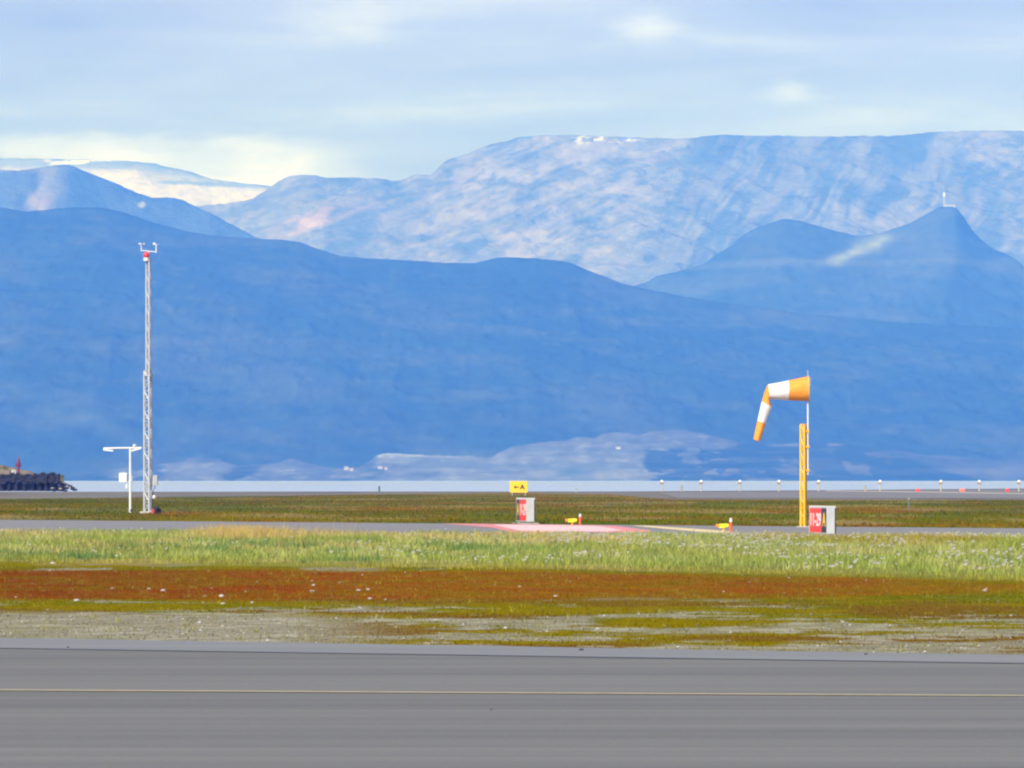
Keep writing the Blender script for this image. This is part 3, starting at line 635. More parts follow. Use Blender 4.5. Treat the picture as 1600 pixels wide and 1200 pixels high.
# ------------------------------------------------------------------ signs
m_signw = paint('sign_housing_grey_white', (.46, .47, .45), .5, .14, 2)
def holding_sign(corner_px, corner_v, hgt, length, thick, yaw, label, a_first):
    """long box sign; the lit end faces the viewer, the lettered face looks left"""
    root = thing('holding_sign', pos(corner_px, corner_v), label, 'airfield sign', 'red holding signs beside the taxiway', rz=yaw)
    # local frame: +x runs to the right along the near end, +y away along the face
    z0 = .10
    mb = MB(); mb.box((thick / 2, length / 2, z0 + hgt / 2), (thick, length, hgt), bev=.02); mb.build('housing', m_signw, root)
    e = .035; fl = length - 2 * e; fh = hgt - .12; wa = fl * .30
    segs = [('A', 0, wa), ('R', wa, fl)] if a_first else [('R', 0, fl - wa), ('A', fl - wa, fl)]   # measured from the near edge
    for kind_, y0, y1 in segs:
        pb = MB(); pb.box((-.006, e + (y0 + y1) / 2, z0 + .04 + fh / 2), (.012, y1 - y0, fh))
        pan = pb.build('location_panel' if kind_ == 'A' else 'red_panel', m_blk if kind_ == 'A' else m_red, root)
        txt = 'A' if kind_ == 'A' else '11-29'
        me = letters(txt, fh * (.80 if kind_ == 'A' else .74), bold=.012, sx=.78 if kind_ == 'A' else .95)
        xs = [q.co.x for q in me.vertices]; wd = max(xs) - min(xs); tgt = (y1 - y0) * (.62 if kind_ == 'A' else .86)
        me.transform(Matrix.Diagonal((tgt / wd, 1, 1, 1)))
        me.materials.append(m_yels if kind_ == 'A' else m_white)
        lo = bpy.data.objects.new('lettering', me); COL.objects.link(lo); lo.parent = pan
        # text x (reading right) runs towards the viewer end, text y up, facing -x
        lo.matrix_local = Matrix(((0, 0, -1, -.017), (-1, 0, 0, e + (y0 + y1) / 2), (0, 1, 0, z0 + .04 + fh / 2), (0, 0, 0, 1)))
    tr = MB()
    for y in (e / 2, length - e / 2): tr.box((-.007, y, z0 + hgt / 2), (.014, e, hgt - .02))
    tr.box((-.007, length / 2, z0 + hgt - .02), (.016, length, .05)); tr.build('face_frame', m_white, root)
    bk = MB(); bk.box((thick - .03, -.004, z0 + hgt / 2 - .03), (.05, .010, hgt - .08)); bk.build('edge_seal', m_dark, root)
    for y in (.3, length - .3):
        for x in (.06, thick - .06): lg = MB(); lg.tube((x, y, 0), (x, y, z0 + .01), .02); lg.build('mounting_leg', m_galv, root)
    pd = MB(); pd.box((thick / 2, length / 2, .015), (thick + .3, length + .4, .05)); pd.build('footing', m_conc, root)
    return root
holding_sign(823, 818.5, 1.08, 2.3, .40, R(11.5), 'left of the two red holding signs, on the taxiway beside the painted red mark', True if False else False)
holding_sign(1292.5, 838.5, .98, 2.35, .33, R(12.0), 'right of the two red holding signs, in the grass beside the yellow mast', True)

ds = thing('direction_sign', pos(810.5, 775.5), 'yellow direction sign with black arrow and letter A by the runway', 'airfield sign')
kk = H * F / 25.5 / F
mb = MB(); w_, h_ = 27.5 * kk, 17.5 * kk; zc = (775.5 - 760.7) * kk
mb.box((0, 0, zc), (w_, .25, h_), bev=.04); mb.build('panel', m_yels, ds)
me = letters('A', .86, bold=.03); me.materials.append(m_blk); lo = bpy.data.objects.new('lettering', me); COL.objects.link(lo); lo.parent = ds
lo.location = (.44, -.13, zc - .06); lo.rotation_euler = (R(90), 0, 0)
ar = MB(); y = -.132
ar.add([(-.62, y, zc - .04), (-.36, y, zc + .20), (-.36, y, zc + .03), (.02, y, zc + .03), (.02, y, zc - .11), (-.36, y, zc - .11), (-.36, y, zc - .28)], [(0, 6, 1), (2, 5, 4, 3)])
ar.build('arrow', m_blk, ds)
for x in (-.8, .8):
    mb = MB(); mb.tube((x, 0, 0), (x, 0, zc - h_ / 2 + .02), .05); mb.build('leg', m_galv, ds)

# ------------------------------------------------------------------ guard lights and stakes by the taxiway
def guard_light(px, v, sc_, label, rz=0.0):
    r = thing('guard_light', pos(px, v), label, 'runway guard light', 'yellow guard lights beside the taxiway', rz=rz)
    mb = MB(); X90 = Matrix.Rotation(R(90), 3, 'Y')
    mb.box((.06, 0, .27), (.40, .24, .20), bev=.05); mb.lathe([(.10, -.03), (.115, .06), (.09, .18)], (.22, 0, .27), X90, 14); b1 = mb.build('housing', m_lum, r)
    b1.data.transform(Matrix.Diagonal((sc_, sc_, sc_, 1)))
    for y in (-.075, .075):
        mb = MB(); mb.lathe([(.075, 0), (.095, .05), (.095, .13), (.06, .14)], (-.27, y, .27), X90, 16); q = mb.build('lamp', m_amber, r, smooth=True); q.data.transform(Matrix.Diagonal((sc_, sc_, sc_, 1)))
    mb = MB(); mb.box((-.205, 0, .36), (.16, .26, .02)); mb.build('visor', m_amber, r).data.transform(Matrix.Diagonal((sc_, sc_, sc_, 1)))
    mb = MB(); mb.tube((.12, 0, 0), (.15, 0, .18), .045, .05, 10); mb.lathe([(.10, 0), (.10, .03)], (.12, 0, 0), n=12); mb.box((.17, 0, .14), (.14, .10, .06)); mb.build('stand', m_yel, r).data.transform(Matrix.Diagonal((sc_, sc_, sc_, 1)))
    return r
guard_light(890.5, 820.5, .76, 'small yellow guard light with amber lamps near the left holding sign')
guard_light(1127, 829.5, .74, 'small yellow guard light with amber lamps left of the windsock mast', R(-10))
def stake(px, v, h_, label):
    r = thing('marker_stake', pos(px, v), label, 'marker stake', 'orange marker stakes beside the guard lights')
    mb = MB(); mb.tube((0, 0, 0), (0, 0, h_ * .74), .052, .052, 12); mb.build('shaft', m_or, r)
    mb = MB(); mb.lathe([(.053, h_ * .74), (.055, h_ * .80), (.045, h_ * .98), (.02, h_)], n=12); mb.build('cap', m_white, r)
    return r
stake(906.5, 820.5, .50, 'orange stake with white tip near the left holding sign')
stake(1142, 833.5, .58, 'orange stake with white tip left of the windsock mast')

# ------------------------------------------------------------------ approach lights along the shore
pal = thing('approach_light', pos(1034, 767.8), '', 'approach light', 'white lamps on short poles in a row along the runway end')
mb = MB(); mb.tube((0, 0, 0), (0, 0, 1.30), .13, .11, 8); mb.build('pole', paint('pale_pole', (.44, .38, .24), .6, .1, 3), pal)
mb = MB(); M1 = Matrix.Rotation(R(38), 3, 'Y') @ Matrix.Rotation(R(35), 3, 'X')
mb.lathe([(.12, -.42), (.27, -.20), (.33, .08)], (0, 0, 1.60), M1, 14); hd = mb.build('lamp_head', paint('lamp_back', (.46, .30, .10), .6, .1, 3), pal)
mb = MB(); mb.lathe([(.34, .08), (.33, .26), (.22, .36)], (0, 0, 1.60), M1, 14); mb.build('lens', m_white, hd, smooth=True)
AL = [1034, 1095.5, 1156, 1217, 1279, 1375, 1470, 1530, 1592]
ordn = ['first', 'second', 'third', 'fourth', 'fifth', 'sixth', 'seventh', 'eighth', 'ninth']
for i, px in enumerate(AL):
    lb = 'white lamp on a short pole, %s from the left in the row along the shore' % ordn[i]
    v = 767.6 if i < 6 else 767.9
    if i == 0: pal['label'] = lb
    else: dup(pal, pos(px, v), lb)
for px, e_, lb in ((1434.5, m_rlamp, 'red runway end lamp, left of three'), (1503.5, m_rlamp2, 'red runway end lamp, middle one and brightest'), (1574, m_rlamp, 'red runway end lamp, right of three')):
    r = thing('runway_end_lamp', pos(px, 769.6), lb, 'runway light', 'red runway end lamps')
    mb = MB(); mb.lathe([(.20, 0), (.20, .05)], n=12); mb.tube((0, 0, .05), (0, 0, .16), .07); mb.build('base', m_grey, r)
    rr = .42 if e_ is m_rlamp2 else .32
    mb = MB(); mb.lathe([(.10, 0), (rr, .10), (rr, .30), (rr * .6, .46), (.04, .52)], (0, 0, .14), n=16); mb.build('lens', e_, r, smooth=True)
for px, v, h_, mt, lb in ((592.5, 768.6, .95, m_green, 'short dark green post alone by the water, left of the yellow direction sign'), (1065, 768.0, 1.0, paint('ochre_post', (.30, .26, .12), .7, .1, 3), 'short ochre post between the first two shore lamps'),
                          (900, 768.6, .55, m_grey, 'tiny dark post at the water right of the yellow direction sign'), (1352, 768.2, 1.0, paint('ochre_post2', (.36, .28, .12), .7, .1, 3), 'short ochre post left of the sixth shore lamp')):
    r = thing('marker_post', pos(px, v), lb, 'post')
    mb = MB(); mb.box((0, 0, h_ * .42), (.30, .12, h_ * .84), bev=.03); mb.build('post', mt, r)
    mb = MB(); mb.lathe([(.17, 0), (.20, .06), (.14, .16), (.04, .18)], (0, 0, h_ * .84), n=12); mb.build('cap', mt, r)
r = thing('thin_post', pos(1420, 797), 'thin grey-blue post standing in the grass right of the windsock', 'post')
mb = MB(); mb.tube((0, 0, 0), (0, 0, .78), .055, .05, 8); mb.build('shaft', paint('slate_paint', (.10, .14, .16), .6, .1, 3), r)
mb = MB(); mb.lathe([(.065, .74), (.065, .80), (.03, .82)], n=10); mb.build('cap', m_grey, r)

# ------------------------------------------------------------------ quay at the left with its beacon, hut and mound
qd = H * F / 17.3; q = qd / F
def Q(px, py, y=0.0): return Vector(((px - 60) * q, y, (767.3 - py) * q))
qroot = thing('stone_quay', (( 60 - PX) * q, qd, 0), 'dark timber quay with round fenders at the left edge', 'quay')
m_tar = paint('tarred_timber', (.006, .006, .008), .8, .4, 1.5)
x0, x1 = Q(-160, 0).x, Q(94, 0).x
mb = MB(); zt, zb = Q(0, 741).z, Q(0, 753).z
mb.box(((x0 + x1) / 2, 0, (zt + zb) / 2), (x1 - x0, 1.6, zt - zb), bev=.15); mb.build('deck_edge', m_tar, qroot)
xx = x0 + .4; random.seed(3)
while xx < x1 - .4:
    mb = MB(); wv_ = random.uniform(.85, 1.3); mb.tube((xx, .1 + random.uniform(-.1, .1), 0), (xx + random.uniform(-.05, .05), .1, zb + .02), wv_ * .38, wv_ * .34, 10); mb.build('pile', m_tar, qroot); xx += random.uniform(1.15, 1.6)
mb = MB(); mb.box(((x0 + x1) / 2, .75, zb / 2 - .01), (x1 - x0 - .3, .2, zb - .02)); mb.build('back_wall', paint('wet_stone', (.05, .05, .055), .8, .5, 1), qroot)
m_dst = paint('dark_boulder', (.022, .024, .022), .9, .5, 1.0); m_pst = paint('pale_boulder', (.30, .28, .25), .9, .3, 1.5)
def boulder(mb, c, r_, seed_):
    rr = random.Random(seed_); nlat, nlon = 6, 9; vs_ = []; fs_ = []
    for i in range(nlat + 1):
        for j in range(nlon):
            th = math.pi * i / nlat; ph = 2 * math.pi * j / nlon; rad = 1 + (rr.uniform(-.18, .18) if 0 < i < nlat else 0)
            vs_.append(Vector(c) + Vector((r_[0] * rad * math.sin(th) * math.cos(ph), r_[1] * rad * math.sin(th) * math.sin(ph), r_[2] * rad * math.cos(th))))
    for i in range(nlat):
        for j in range(nlon): k2 = (j + 1) % nlon; fs_.append((i * nlon + j, (i + 1) * nlon + j, (i + 1) * nlon + k2, i * nlon + k2))
    mb.add(vs_, fs_)
rb = MB(); rp = MB(); random.seed(5)
for i in range(90):
    px = random.triangular(78, 124, 88); top = np.interp(px, [78, 94, 104, 118, 125], [752, 752, 756, 763, 766.5]); py = random.uniform(top, 767); c = Q(px, py); c.y = random.uniform(-.6, .6) + (767 - py) * .05
    (rb if random.random() < .8 else rp).__class__; boulder(rb if random.random() < .82 else rp, c, (random.uniform(.18, .42), .3, random.uniform(.12, .26)), i)
for i in range(260):
    px = random.uniform(-150, 96); py = random.choice([random.uniform(739, 745), random.uniform(744, 756), random.uniform(744, 756)]); c = Q(px, py); c.y = -.85 + random.uniform(-.1, .1)
    boulder(rb, c, (random.uniform(.2, .42), .28, random.uniform(.12, .24)), 500 + i)
ro = tag(rb.build('rock_pile', m_dst), 'dark boulders heaped along the quay and sloping down to the water', kind='stuff'); ro.location = qroot.location; ro['category'] = 'rocks'
ro = tag(rp.build('pale_rubble', m_pst), 'paler stones among the dark boulders at the end of the quay', kind='stuff'); ro.location = qroot.location; ro['category'] = 'rocks'
# mound behind the quay
us = np.linspace(-260, 100, 90); ts = np.linspace(0, 1, 16); UT, TT = np.meshgrid(us, ts)
crest = np.interp(us, [-260, -60, 0, 10, 20, 30, 45, 55, 100], [715, 722, 725.5, 728, 730, 732.5, 735, 740, 742]) + (fbm(us / 5, us * 0, 3, 3) - .5) * 2
Dm = qd + 2 + 8 * TT; Zm = (767.3 - np.broadcast_to(crest, UT.shape)) * q * Dm / qd
Zm = np.where(TT < .75, Zm * (TT / .75) ** .6, Zm * (1 - (TT - .75) * 2)) + (fbm(UT / 7, TT * 9, 5, 4) - .5) * .35 * (TT > 0)
mc = mixc(lin(150, 132, 100) / LIT, lin(176, 164, 142) / LIT, fbm(UT / 6, TT * 6, 7, 4)); mc = mixc(mc, lin(90, 96, 50) / LIT, sstep(.5, .65, fbm(UT / 9, TT * 8, 9, 3)))
gm = grid_mesh('gravel_mound', (UT - PX) * Dm / F, Dm, Zm, mc, M_ground); tag(gm, 'brown gravel mound behind the dark quay', kind='structure')
bc = thing('harbour_beacon', Q(28, 741, 1.2) + qroot.location, 'small maroon beacon with a pointed top standing on the quay', 'beacon')
mb = MB(); mb.tube((0, 0, -.1), (0, 0, 1.6), .22, .18, 10); mb.build('pedestal', m_maroon, bc)
mb = MB(); mb.tube((0, 0, 1.35), (0, 0, 1.45), .52, .52, 12); mb.tube((0, 0, 1.45), (0, 0, 1.85), .40, .36, 10)
for a in range(8): mb.tube((.5 * math.cos(a * .785), .5 * math.sin(a * .785), 1.42), (.5 * math.cos(a * .785), .5 * math.sin(a * .785), 1.95), .03, n=5)
mb.box((-.32, -.1, 1.7), (.4, .3, .42), bev=.03); mb.build('gallery', m_maroon, bc)
mb = MB(); mb.lathe([(.30, 1.85), (.26, 2.4), (.30, 2.42), (.10, 2.9), (.05, 3.25)], n=12); mb.build('lantern', m_maroon, bc)
ht = thing('small_hut', Q(19.5, 741.5, 2.2) + qroot.location, 'tiny pale hut between the gravel mound and the beacon', 'hut')
mb = MB(); mb.box((0, 0, .36), (.75, .8, .75)); mb.build('wall', m_white, ht)
mb = MB(); mb.add([(-.45, -.48, .74), (.45, -.48, .74), (.45, .48, .74), (-.45, .48, .74), (0, -.48, 1.0), (0, .48, 1.0)], [(0, 1, 4), (2, 3, 5), (0, 4, 5, 3), (1, 2, 5, 4), (0, 3, 2, 1)]); mb.build('roof', m_grey, ht)
mb = MB(); mb.box((.1, -.405, .3), (.25, .012, .5)); mb.build('door', m_dark, ht)

# ------------------------------------------------------------------ far buildings and the summit tower
def house(px, py, dist, w_, h_, label, roofc):
    z = H + (HZ - py) * dist / F
    r = thing('house', ((px - PX) * dist / F, dist, z), label, 'house', 'pale houses on the far shore')
    mb = MB(); mb.box((0, 0, h_ / 2 - 1), (w_, w_ * .7, h_ + 2)); mb.build('wall', m_pale, r)
    a, b2, rz_ = w_ / 2 + .4, w_ * .35 + .4, h_
    mb = MB(); mb.add([(-a, -b2, rz_), (a, -b2, rz_), (a, b2, rz_), (-a, b2, rz_), (-a, 0, rz_ + h_ * .6), (a, 0, rz_ + h_ * .6)], [(0, 1, 5, 4), (2, 3, 4, 5), (0, 4, 3), (1, 2, 5), (0, 3, 2, 1)]); mb.build('roof', roofc, r)
    for x in (-.3, 0, .3): mb = MB(); mb.box((x * w_, -w_ * .35 - .01, h_ * .5), (w_ * .1, .04, h_ * .3)); mb.build('window', m_dark, r)
m_pale = paint('weathered_render', (.36, .35, .33), .8, .2, .3)
m_rf = paint('slate_roof', (.16, .16, .17), .8, .1, .3); m_rr = paint('red_roof', (.25, .09, .06), .8, .1, .3)
for px, py, w_, h_, lb, rf in ((541, 733, 9, 3.5, 'pale house on the far shore left of the bright terrace', m_rf), (549, 734.5, 7, 3, 'smaller pale house just right of its neighbour on the far shore', m_rr),
                               (594, 731.5, 9, 3, 'white house at the left end of the bright terrace', m_rf), (603, 733.0, 6, 3, 'small white house right of the one at the terrace end', m_rf), (966, 700.5, 10, 2.5, 'long white house high on the bright terrace', m_rf)):
    house(px, py, 5740 * KF, w_ * KF * .55, h_ * KF * .6, lb, rf)
zc = 8700 / F * KF; ps = Vector(((1475.5 - PX) * zc, 8700 * KF, H + (HZ - 322.5) * zc))
tw = thing('radio_tower', ps, 'white radio tower on the pointed summit at the right', 'radio tower')
mb = MB(); lattice(mb, 4.5, -3, 34, 6, .6, .25, 4); mb.build('mast', m_galv, tw)
mb = MB(); mb.lathe([(2.6, 34), (5.0, 37), (5.0, 47), (2.2, 51)], n=12); mb.build('antenna_drum', m_white, tw)
mb = MB(); mb.tube((0, 0, 51), (0, 0, 58), .9, .4); mb.build('spike', m_white, tw)
sb = thing('summit_building', ps + Vector((24, 0, 0)), 'low grey building beside the radio tower on the summit', 'building')
mb = MB(); mb.box((0, 0, 1), (32, 18, 14)); mb.build('wall', m_grey, sb)
mb = MB(); mb.box((0, 0, 8.8), (35, 20, 1.4)); mb.build('roof', m_dark, sb)
mb = MB(); mb.box((-20, 0, 3), (9, 9, 10)); mb.build('annex', m_grey, sb)

# ------------------------------------------------------------------ stones in the moss
m_st = paint('lichen_stone', (.40, .38, .33), .9, .3, 9, bump=.5)
stones = [(82, 881, 5, 'pale stone at the far left edge of the green grass'), (78, 893, 3.4, 'flat pale stone below the far left one, on the moss'), (175, 920.5, 3.4, 'small pale stone in the red moss at the left'), (233, 921.5, 4, 'pale stone in the red moss, left of a close pair'),
          (255, 924, 5.6, 'longer pale stone in the red moss, right of a close pair'), (120, 940.5, 6.5, 'flat pale stone at the lower edge of the red moss, far left'), (490, 915, 4.4, 'grey stone in the red moss left of the middle'), (488, 925, 4.6, 'flat grey stone just below the one left of the middle'),
          (346, 933, 5.5, 'pale stone at the lower edge of the red moss'), (348, 945, 4.5, 'pale stone on the gravel streak under the red moss'), (394, 943, 4, 'low pale stone on the gravel streak, right of its neighbour'), (320, 932, 3, 'very small pale stone at the lower red moss edge'),
          (560, 924, 5, 'pale stone in the red moss near the middle'), (575, 922.5, 4, 'pale low stone beside the one near the middle'), (578, 935.5, 4, 'small pale stone under the pair near the middle'), (312, 974, 4.6, 'pale stone on the gravel at the left'), (348, 979, 4, 'brighter pale stone on the gravel, right of its neighbour'),
          (812, 918, 3.0, 'tiny pale stone in the red moss in the middle'), (868, 932.5, 5, 'flat pale stone at the lower red moss edge, right of the middle'), (1538, 923.5, 4.6, 'grey stone at the far right in the moss'), (790, 981, 4.6, 'pale stone on a gravel patch in the middle'), (934, 982.5, 4, 'pale stone on a gravel patch right of the middle'),
          (1510, 818.5, 2.2, 'tiny white stone at the edge of the far grass on the right')]
for i, (px, v, rpx, lb) in enumerate(stones):
    p = pos(px, v); k2 = p.y / F; mb = MB(); r_ = rpx * k2 * .78
    boulder(mb, (0, 0, r_ * .28), (r_, r_ * .8, r_ * random.uniform(.42, .62)), 40 + i); o = mb.build('stone', m_st, smooth=False)
    p.z = float(ground_z(np.array(p.x), np.array(p.y))); o.location = p; tag(o, lb, 'stone', 'pale stones scattered over the moss')
m_clod = paint('dark_clod', (.05, .05, .045), .9, .3, 9)
for px, v, rpx, lb in ((908, 1018.5, 4, 'small dark clod on the apron edge right of the middle'), (1353, 1025, 3, 'tiny dark clod on the apron edge at the right'), (106, 1014, 2.4, 'tiny dark clod on the apron edge at the left'), (768, 1112, 1.8, 'small dark pebble on the open asphalt')):
    p = pos(px, v, .017); k2 = p.y / F; mb = MB(); boulder(mb, (0, 0, rpx * k2 * .3), (rpx * k2, rpx * k2 * .8, rpx * k2 * .5), int(px)); o = mb.build('clod', m_clod); o.location = p; tag(o, lb, 'clod', 'dark clods on the asphalt')

# ------------------------------------------------------------------ grass and low plants
def leaf_mat(name, trans=.35):
    m, t, b = base_mat(name, .8); b.inputs['Specular IOR Level'].default_value = 0; b.inputs['IOR'].default_value = 1.0
    at = t.new('ShaderNodeAttribute', attribute_name='Col'); t.l.new(at.outputs['Color'], b.inputs['Base Color'])
    tr = t.new('ShaderNodeBsdfTranslucent'); t.l.new(at.outputs['Color'], tr.inputs[0]); mx = t.new('ShaderNodeMixShader'); mx.inputs[0].default_value = trans
    t.l.new(b.outputs[0], mx.inputs[1]); t.l.new(tr.outputs[0], mx.inputs[2]); t.l.new(mx.outputs[0], t.n['Material Output'].inputs[0]); return m
M_leaf = leaf_mat('grass_blade')
def scatter(n_, y0, y1, half=.165):
    Y = np.sqrt(RNG.uniform(y0 ** 2, y1 ** 2, n_)); X = RNG.uniform(-half, half, n_) * Y
    return X, Y, PX + X * F / Y, HZ + H * F / Y
def blades(name, X, Y, hgt, wid, lean, colr, label, tipc=1.25, cat='grass'):
    n_ = len(X); Z = ground_z(X, Y) - .005
    a = RNG.uniform(0, 2 * np.pi, n_); ca, sa = np.cos(a) , np.sin(a) * .6
    la = RNG.uniform(0, 2 * np.pi, n_); lx, ly = lean * hgt * np.cos(la), lean * hgt * np.sin(la)
    co = np.zeros((n_, 5, 3)); 
    for i, (s_, t_, f_) in enumerate([(-.5, 0, 0), (.5, 0, 0), (.42, .55, .35), (-.42, .55, .35), (0, 1, 1)]):
        co[:, i, 0] = X + ca * wid * s_ + lx * f_; co[:, i, 1] = Y + sa * wid * s_ + ly * f_; co[:, i, 2] = Z + hgt * t_ * (1 - .12 * f_ * lean)
    base = np.arange(n_)[:, None] * 5
    lo = np.concatenate([base + np.array([0, 1, 2, 3])[None], base + np.array([3, 2, 4])[None]], 1)   # quad + tri
    me = bpy.data.meshes.new(name); me.vertices.add(n_ * 5); me.vertices.foreach_set('co', co.ravel())
    me.loops.add(lo.size); me.loops.foreach_set('vertex_index', lo.ravel())
    ls = (np.arange(n_)[:, None] * 7 + np.array([0, 4])[None]).ravel(); me.polygons.add(n_ * 2); me.polygons.foreach_set('loop_start', ls); me.polygons.foreach_set('loop_total', np.tile([4, 3], n_))
    me.update(calc_edges=True)
    at = me.color_attributes.new('Col', 'FLOAT_COLOR', 'POINT'); c4 = np.ones((n_, 5, 4)); c4[:, :, :3] = colr[:, None, :]; c4[:, 4, :3] *= tipc; at.data.foreach_set('color', np.clip(c4, 0, .9).ravel())
    me.materials.append(M_leaf); o = bpy.data.objects.new(name, me); COL.objects.link(o); tag(o, label, cat, kind='stuff'); return o
def jit(n_, s_=.22): return 1 + RNG.normal(0, s_, n_)[:, None].clip(-.6, .8)

gE = lambda px: curve(px, [881, 885, 891, 898, 910])
# the tall green band
X, Y, px, v = scatter(187500, 96, 205)
keep = (v > taxiNear(px) - 1.0) & (v < gE(px) + (fbm(X / 3, Y / 3, 201, 3) - .5) * 14)
X, Y, px, v = X[keep], Y[keep], px[keep], v[keep]; n_ = len(X)
den = fbm(X / 1.6, Y / 4.0, 203, 4); kp = RNG.uniform(0, 1, n_) < sstep(.25, .6, den) * .9 + .1
X, Y, px, v, den = X[kp], Y[kp], px[kp], v[kp], den[kp]; n_ = len(X)
ga = lin(188, 204, 92) / LIT; gb = lin(222, 224, 132) / LIT; gs_ = lin(244, 218, 136) / LIT; gd = lin(126, 170, 90) / LIT; go = lin(206, 184, 50) / LIT
z1 = fbm(X / 2.2, Y / 8, 205, 4)
c = mixc(np.broadcast_to(ga, (n_, 3)), gb, sstep(.4, .6, z1)); c = mixc(c, gs_, (sstep(.48, .66, fbm(X / 3, Y / 9, 207, 4)) * .8 * sstep(875, 850, v)))
c = mixc(c, gd, sstep(.48, .64, fbm(X / 1.2, Y / 5, 209, 3)) * (.35 + .65 * sstep(844, 858, v) * sstep(1000, 600, px))); c = mixc(c, go, sstep(-10, 0, v - gE(px)) * .8)
c = mixc(c, go * .9, sstep(.50, .66, fbm(X / 3.5, Y / 9, 211, 3)) * sstep(900, 1500, px) * .8)
hh = RNG.uniform(.10, .24, n_) * (.6 + .8 * den) * (1 - .55 * sstep(-12, 0, v - gE(px)))
blades('tall_grass', X, Y, hh, RNG.uniform(.012, .026, n_), RNG.uniform(.1, .7, n_), c * jit(n_, .30), 'band of tall light green grass in front of the taxiway')
# dry golden stand
X, Y, px, v = scatter(200000, 150, 205)
m = np.exp(-((px - 378) / 50) ** 2) * sstep(832.5, 834, v) * sstep(849, 843, v) + .10 * sstep(250, 330, px) * sstep(600, 480, px) * sstep(832, 836, v) * sstep(850, 842, v)
kp = RNG.uniform(0, 1, len(X)) < m * .9; X, Y = X[kp], Y[kp]; n_ = len(X)
blades('dry_grass', X, Y, RNG.uniform(.22, .46, n_), RNG.uniform(.012, .024, n_), RNG.uniform(.1, .5, n_), np.broadcast_to(lin(240, 210, 124) / LIT, (n_, 3)) * jit(n_, .15), 'stand of dry golden grass at the taxiway edge, left of the middle')
X, Y, px, v = scatter(9000, 150, 200); kp = (px > 300) & (px < 620) & (v > 834) & (v < 850) & (RNG.uniform(0, 1, len(X)) < .035); X, Y = X[kp], Y[kp]; n_ = len(X)
blades('grass_stalks', X, Y, RNG.uniform(.4, .85, n_), np.full(n_, .016), RNG.uniform(.1, .45, n_), np.broadcast_to(lin(220, 204, 150) / LIT, (n_, 3)) * jit(n_, .1), 'long pale seed stalks above the dry golden grass')
# flowers in the green band
X, Y, px, v = scatter(65000, 98, 200)
fd = fbm(X / 2.0, Y / 6, 221, 4)
m = sstep(.5, .68, fd) * (.10 + .9 * sstep(500, 900, px)) * (v > taxiNear(px) + 1) * (v < gE(px) - 2)
kp = RNG.uniform(0, 1, len(X)) < m * .20; X, Y = X[kp], Y[kp]; n_ = len(X); fz = RNG.uniform(.14, .27, n_); fr = RNG.gamma(5, .0062, n_).clip(.015, .06)
co = np.zeros((n_, 9, 3)); a = np.arange(6) * np.pi / 3
co[:, 0] = np.stack([X, Y, fz + .010], -1)
for i in range(6): co[:, i + 1] = np.stack([X + fr * np.cos(a[i]), Y + fr * np.sin(a[i]) * .6, fz + fr * np.sin(a[i]) * -.7], -1)
co[:, 7] = np.stack([X - .004, Y, 0 * X], -1); co[:, 8] = np.stack([X + .004, Y, 0 * X], -1)
base = np.arange(n_)[:, None, None] * 9
tri = base + np.array([(0, i + 1, (i + 1) % 6 + 1) for i in range(6)] + [(7, 8, 0)])[None]
me = bpy.data.meshes.new('white_flowers'); me.from_pydata(co.reshape(-1, 3).tolist(), [], tri.reshape(-1, 3).tolist()); me.update()
me.materials.append(paint('white_petal', (.78, .77, .72), .8, .04, 3)); me.materials.append(paint('flower_stem', (.10, .14, .05), .8, .05, 3))
me.polygons.foreach_set('material_index', np.tile([0] * 6 + [1], n_)); o = bpy.data.objects.new('white_flowers', me); COL.objects.link(o); tag(o, 'scattered white flower heads in the green grass band', 'flowers', kind='stuff')
# low plants on moss and gravel
X, Y, px, v = scatter(187500, 57, 118)
kp = (v > gE(px) - 6) & (v < apronE(px) - .5); X, Y, px, v = X[kp], Y[kp], px[kp], v[kp]
gc = ground_col(X, Y); sat = (gc.max(1) - gc.min(1)) / gc.max(1)
kp = RNG.uniform(0, 1, len(X)) < np.clip((sat - .25) * 2.0, .13, 1); X, Y, px, v, gc = X[kp], Y[kp], px[kp], v[kp], gc[kp]; n_ = len(X)
gc = mixc(gc, np.broadcast_to(C_olive * 1.05, gc.shape), sstep(.42, .3, sat[kp] if len(sat) != len(gc) else sat) * .75)
c = mixc(gc * 1.1, np.broadcast_to(lin(150, 150, 50) / LIT, (n_, 3)), (RNG.uniform(0, 1, n_) < .12) * .7)
blades('moss_plants', X, Y, RNG.uniform(.012, .042, n_), RNG.uniform(.008, .022, n_), RNG.uniform(.2, 1.0, n_), c * jit(n_, .25), 'short moss and sorrel covering the ground in front of the green grass')
X, Y, px, v = scatter(9000, 60, 118); kp = (v > gE(px)) & (v < apronE(px) - 4) & (RNG.uniform(0, 1, len(X)) < np.where(v < 945, .3, .1)); X, Y = X[kp], Y[kp]; n_ = len(X)
blades('seed_heads', X, Y, RNG.uniform(.06, .15, n_), RNG.uniform(.006, .012, n_), RNG.uniform(.1, .5, n_), np.broadcast_to(lin(176, 150, 60) / LIT, (n_, 3)) * jit(n_, .2), 'thin yellowish seed stalks standing out of the red moss')
cx_, cy_, cpx, cv = scatter(1500, 58, 118); kp = (cv > gE(cpx)) & (cv < apronE(cpx) - 2); cx_, cy_ = cx_[kp], cy_[kp]
X = (cx_[:, None] + RNG.normal(0, .035, (len(cx_), 9))).ravel(); Y = (cy_[:, None] + RNG.normal(0, .04, (len(cx_), 9))).ravel(); n_ = len(X); hk = np.repeat(RNG.gamma(4, .014, len(cx_)), 9).clip(.02, .12)
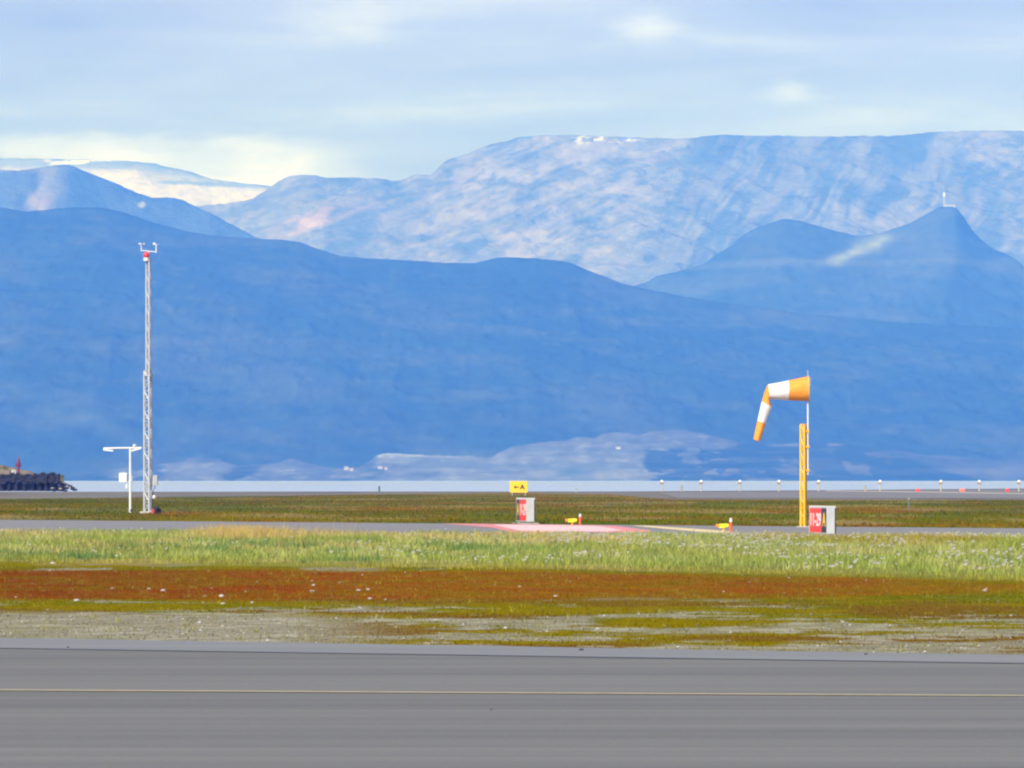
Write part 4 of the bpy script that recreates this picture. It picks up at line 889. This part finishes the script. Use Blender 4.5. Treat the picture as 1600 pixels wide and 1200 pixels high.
gc = ground_col(X, Y); blades('small_tufts', X, Y, hk * RNG.uniform(.6, 1.1, n_), RNG.uniform(.006, .014, n_), RNG.uniform(.3, 1.1, n_), mixc(gc, np.broadcast_to(lin(176, 168, 60) / LIT, (n_, 3)), RNG.uniform(.2, 1, n_)) * 1.25 * jit(n_, .3), 'small separate grass tufts dotted over the moss and gravel')
# grass between taxiway and runway
X, Y, px, v = scatter(150000, 212, 700)
kp = (v < taxiFar(px) - .2) & (v > farGrass(px) + .3); X, Y, px, v = X[kp], Y[kp], px[kp], v[kp]; gc = ground_col(X, Y); n_ = len(X)
blades('rough_grass', X, Y, RNG.uniform(.05, .17, n_), RNG.uniform(.03, .09, n_), RNG.uniform(.2, .9, n_), gc * 1.12 * jit(n_, .28), 'olive and rusty rough grass between taxiway and runway')
# pebbles on the gravel
X, Y, px, v = scatter(52500, 57, 120)
kp = (v > 876) & (v < apronE(px) - .3); X, Y, px, v = X[kp], Y[kp], px[kp], v[kp]; gc = ground_col(X, Y); sat = (gc.max(1) - gc.min(1)) / gc.max(1)
kp = RNG.uniform(0, 1, len(X)) < np.clip((.55 - sat) * 2.2, .01, .85); X, Y = X[kp], Y[kp]; n_ = len(X); r_ = RNG.gamma(2.0, .0055, n_).clip(.005, .028); zg = ground_z(X, Y)
dirs = np.array([(1, 0, 0), (0, 1, 0), (-1, 0, 0), (0, -1, 0), (0, 0, .75), (0, 0, -.6)]); co = np.stack([X, Y, zg + r_ * .3], -1)[:, None, :] + dirs[None] * r_[:, None, None] * RNG.uniform(.7, 1.3, (n_, 6, 1))
tri = np.arange(n_)[:, None, None] * 6 + np.array([(0, 1, 4), (1, 2, 4), (2, 3, 4), (3, 0, 4), (1, 0, 5), (2, 1, 5), (3, 2, 5), (0, 3, 5)])[None]
me = bpy.data.meshes.new('pebbles'); me.from_pydata(co.reshape(-1, 3).tolist(), [], tri.reshape(-1, 3).tolist()); me.update()
at = me.color_attributes.new('Col', 'FLOAT_COLOR', 'POINT'); c4 = np.ones((n_, 6, 4)); c4[:, :, :3] = (np.array((.27, .26, .22)) * RNG.uniform(.5, 1.6, (n_, 1)))[:, None, :]; at.data.foreach_set('color', c4.ravel())
me.materials.append(M_ground); o = bpy.data.objects.new('pebbles', me); COL.objects.link(o); tag(o, 'loose grey pebbles on the bare gravel patches', 'pebbles', kind='stuff')

# ------------------------------------------------------------------ haze: one closed box of even air
HZ_DENS = 2.4e-4 / KF
mh = bpy.data.materials.new('haze_air'); mh.use_nodes = True; t = NT(mh.node_tree); t.n.clear()
pv = t.new('ShaderNodeVolumePrincipled'); pv.inputs['Color'].default_value = (.041, .168, 1.0, 1); pv.inputs['Absorption Color'].default_value = (1, 1, 1, 1)
pv.inputs['Density'].default_value = HZ_DENS; pv.inputs['Anisotropy'].default_value = -0.2
mo = t.new('ShaderNodeOutputMaterial'); t.l.new(pv.outputs[0], mo.inputs['Volume'])
mb = MB(); mb.box((0, 15500, 1140), (13000, 33000, 2290)); hz = mb.build('haze', mh); tag(hz, 'blue summer haze filling the air over the fjord', kind='stuff')
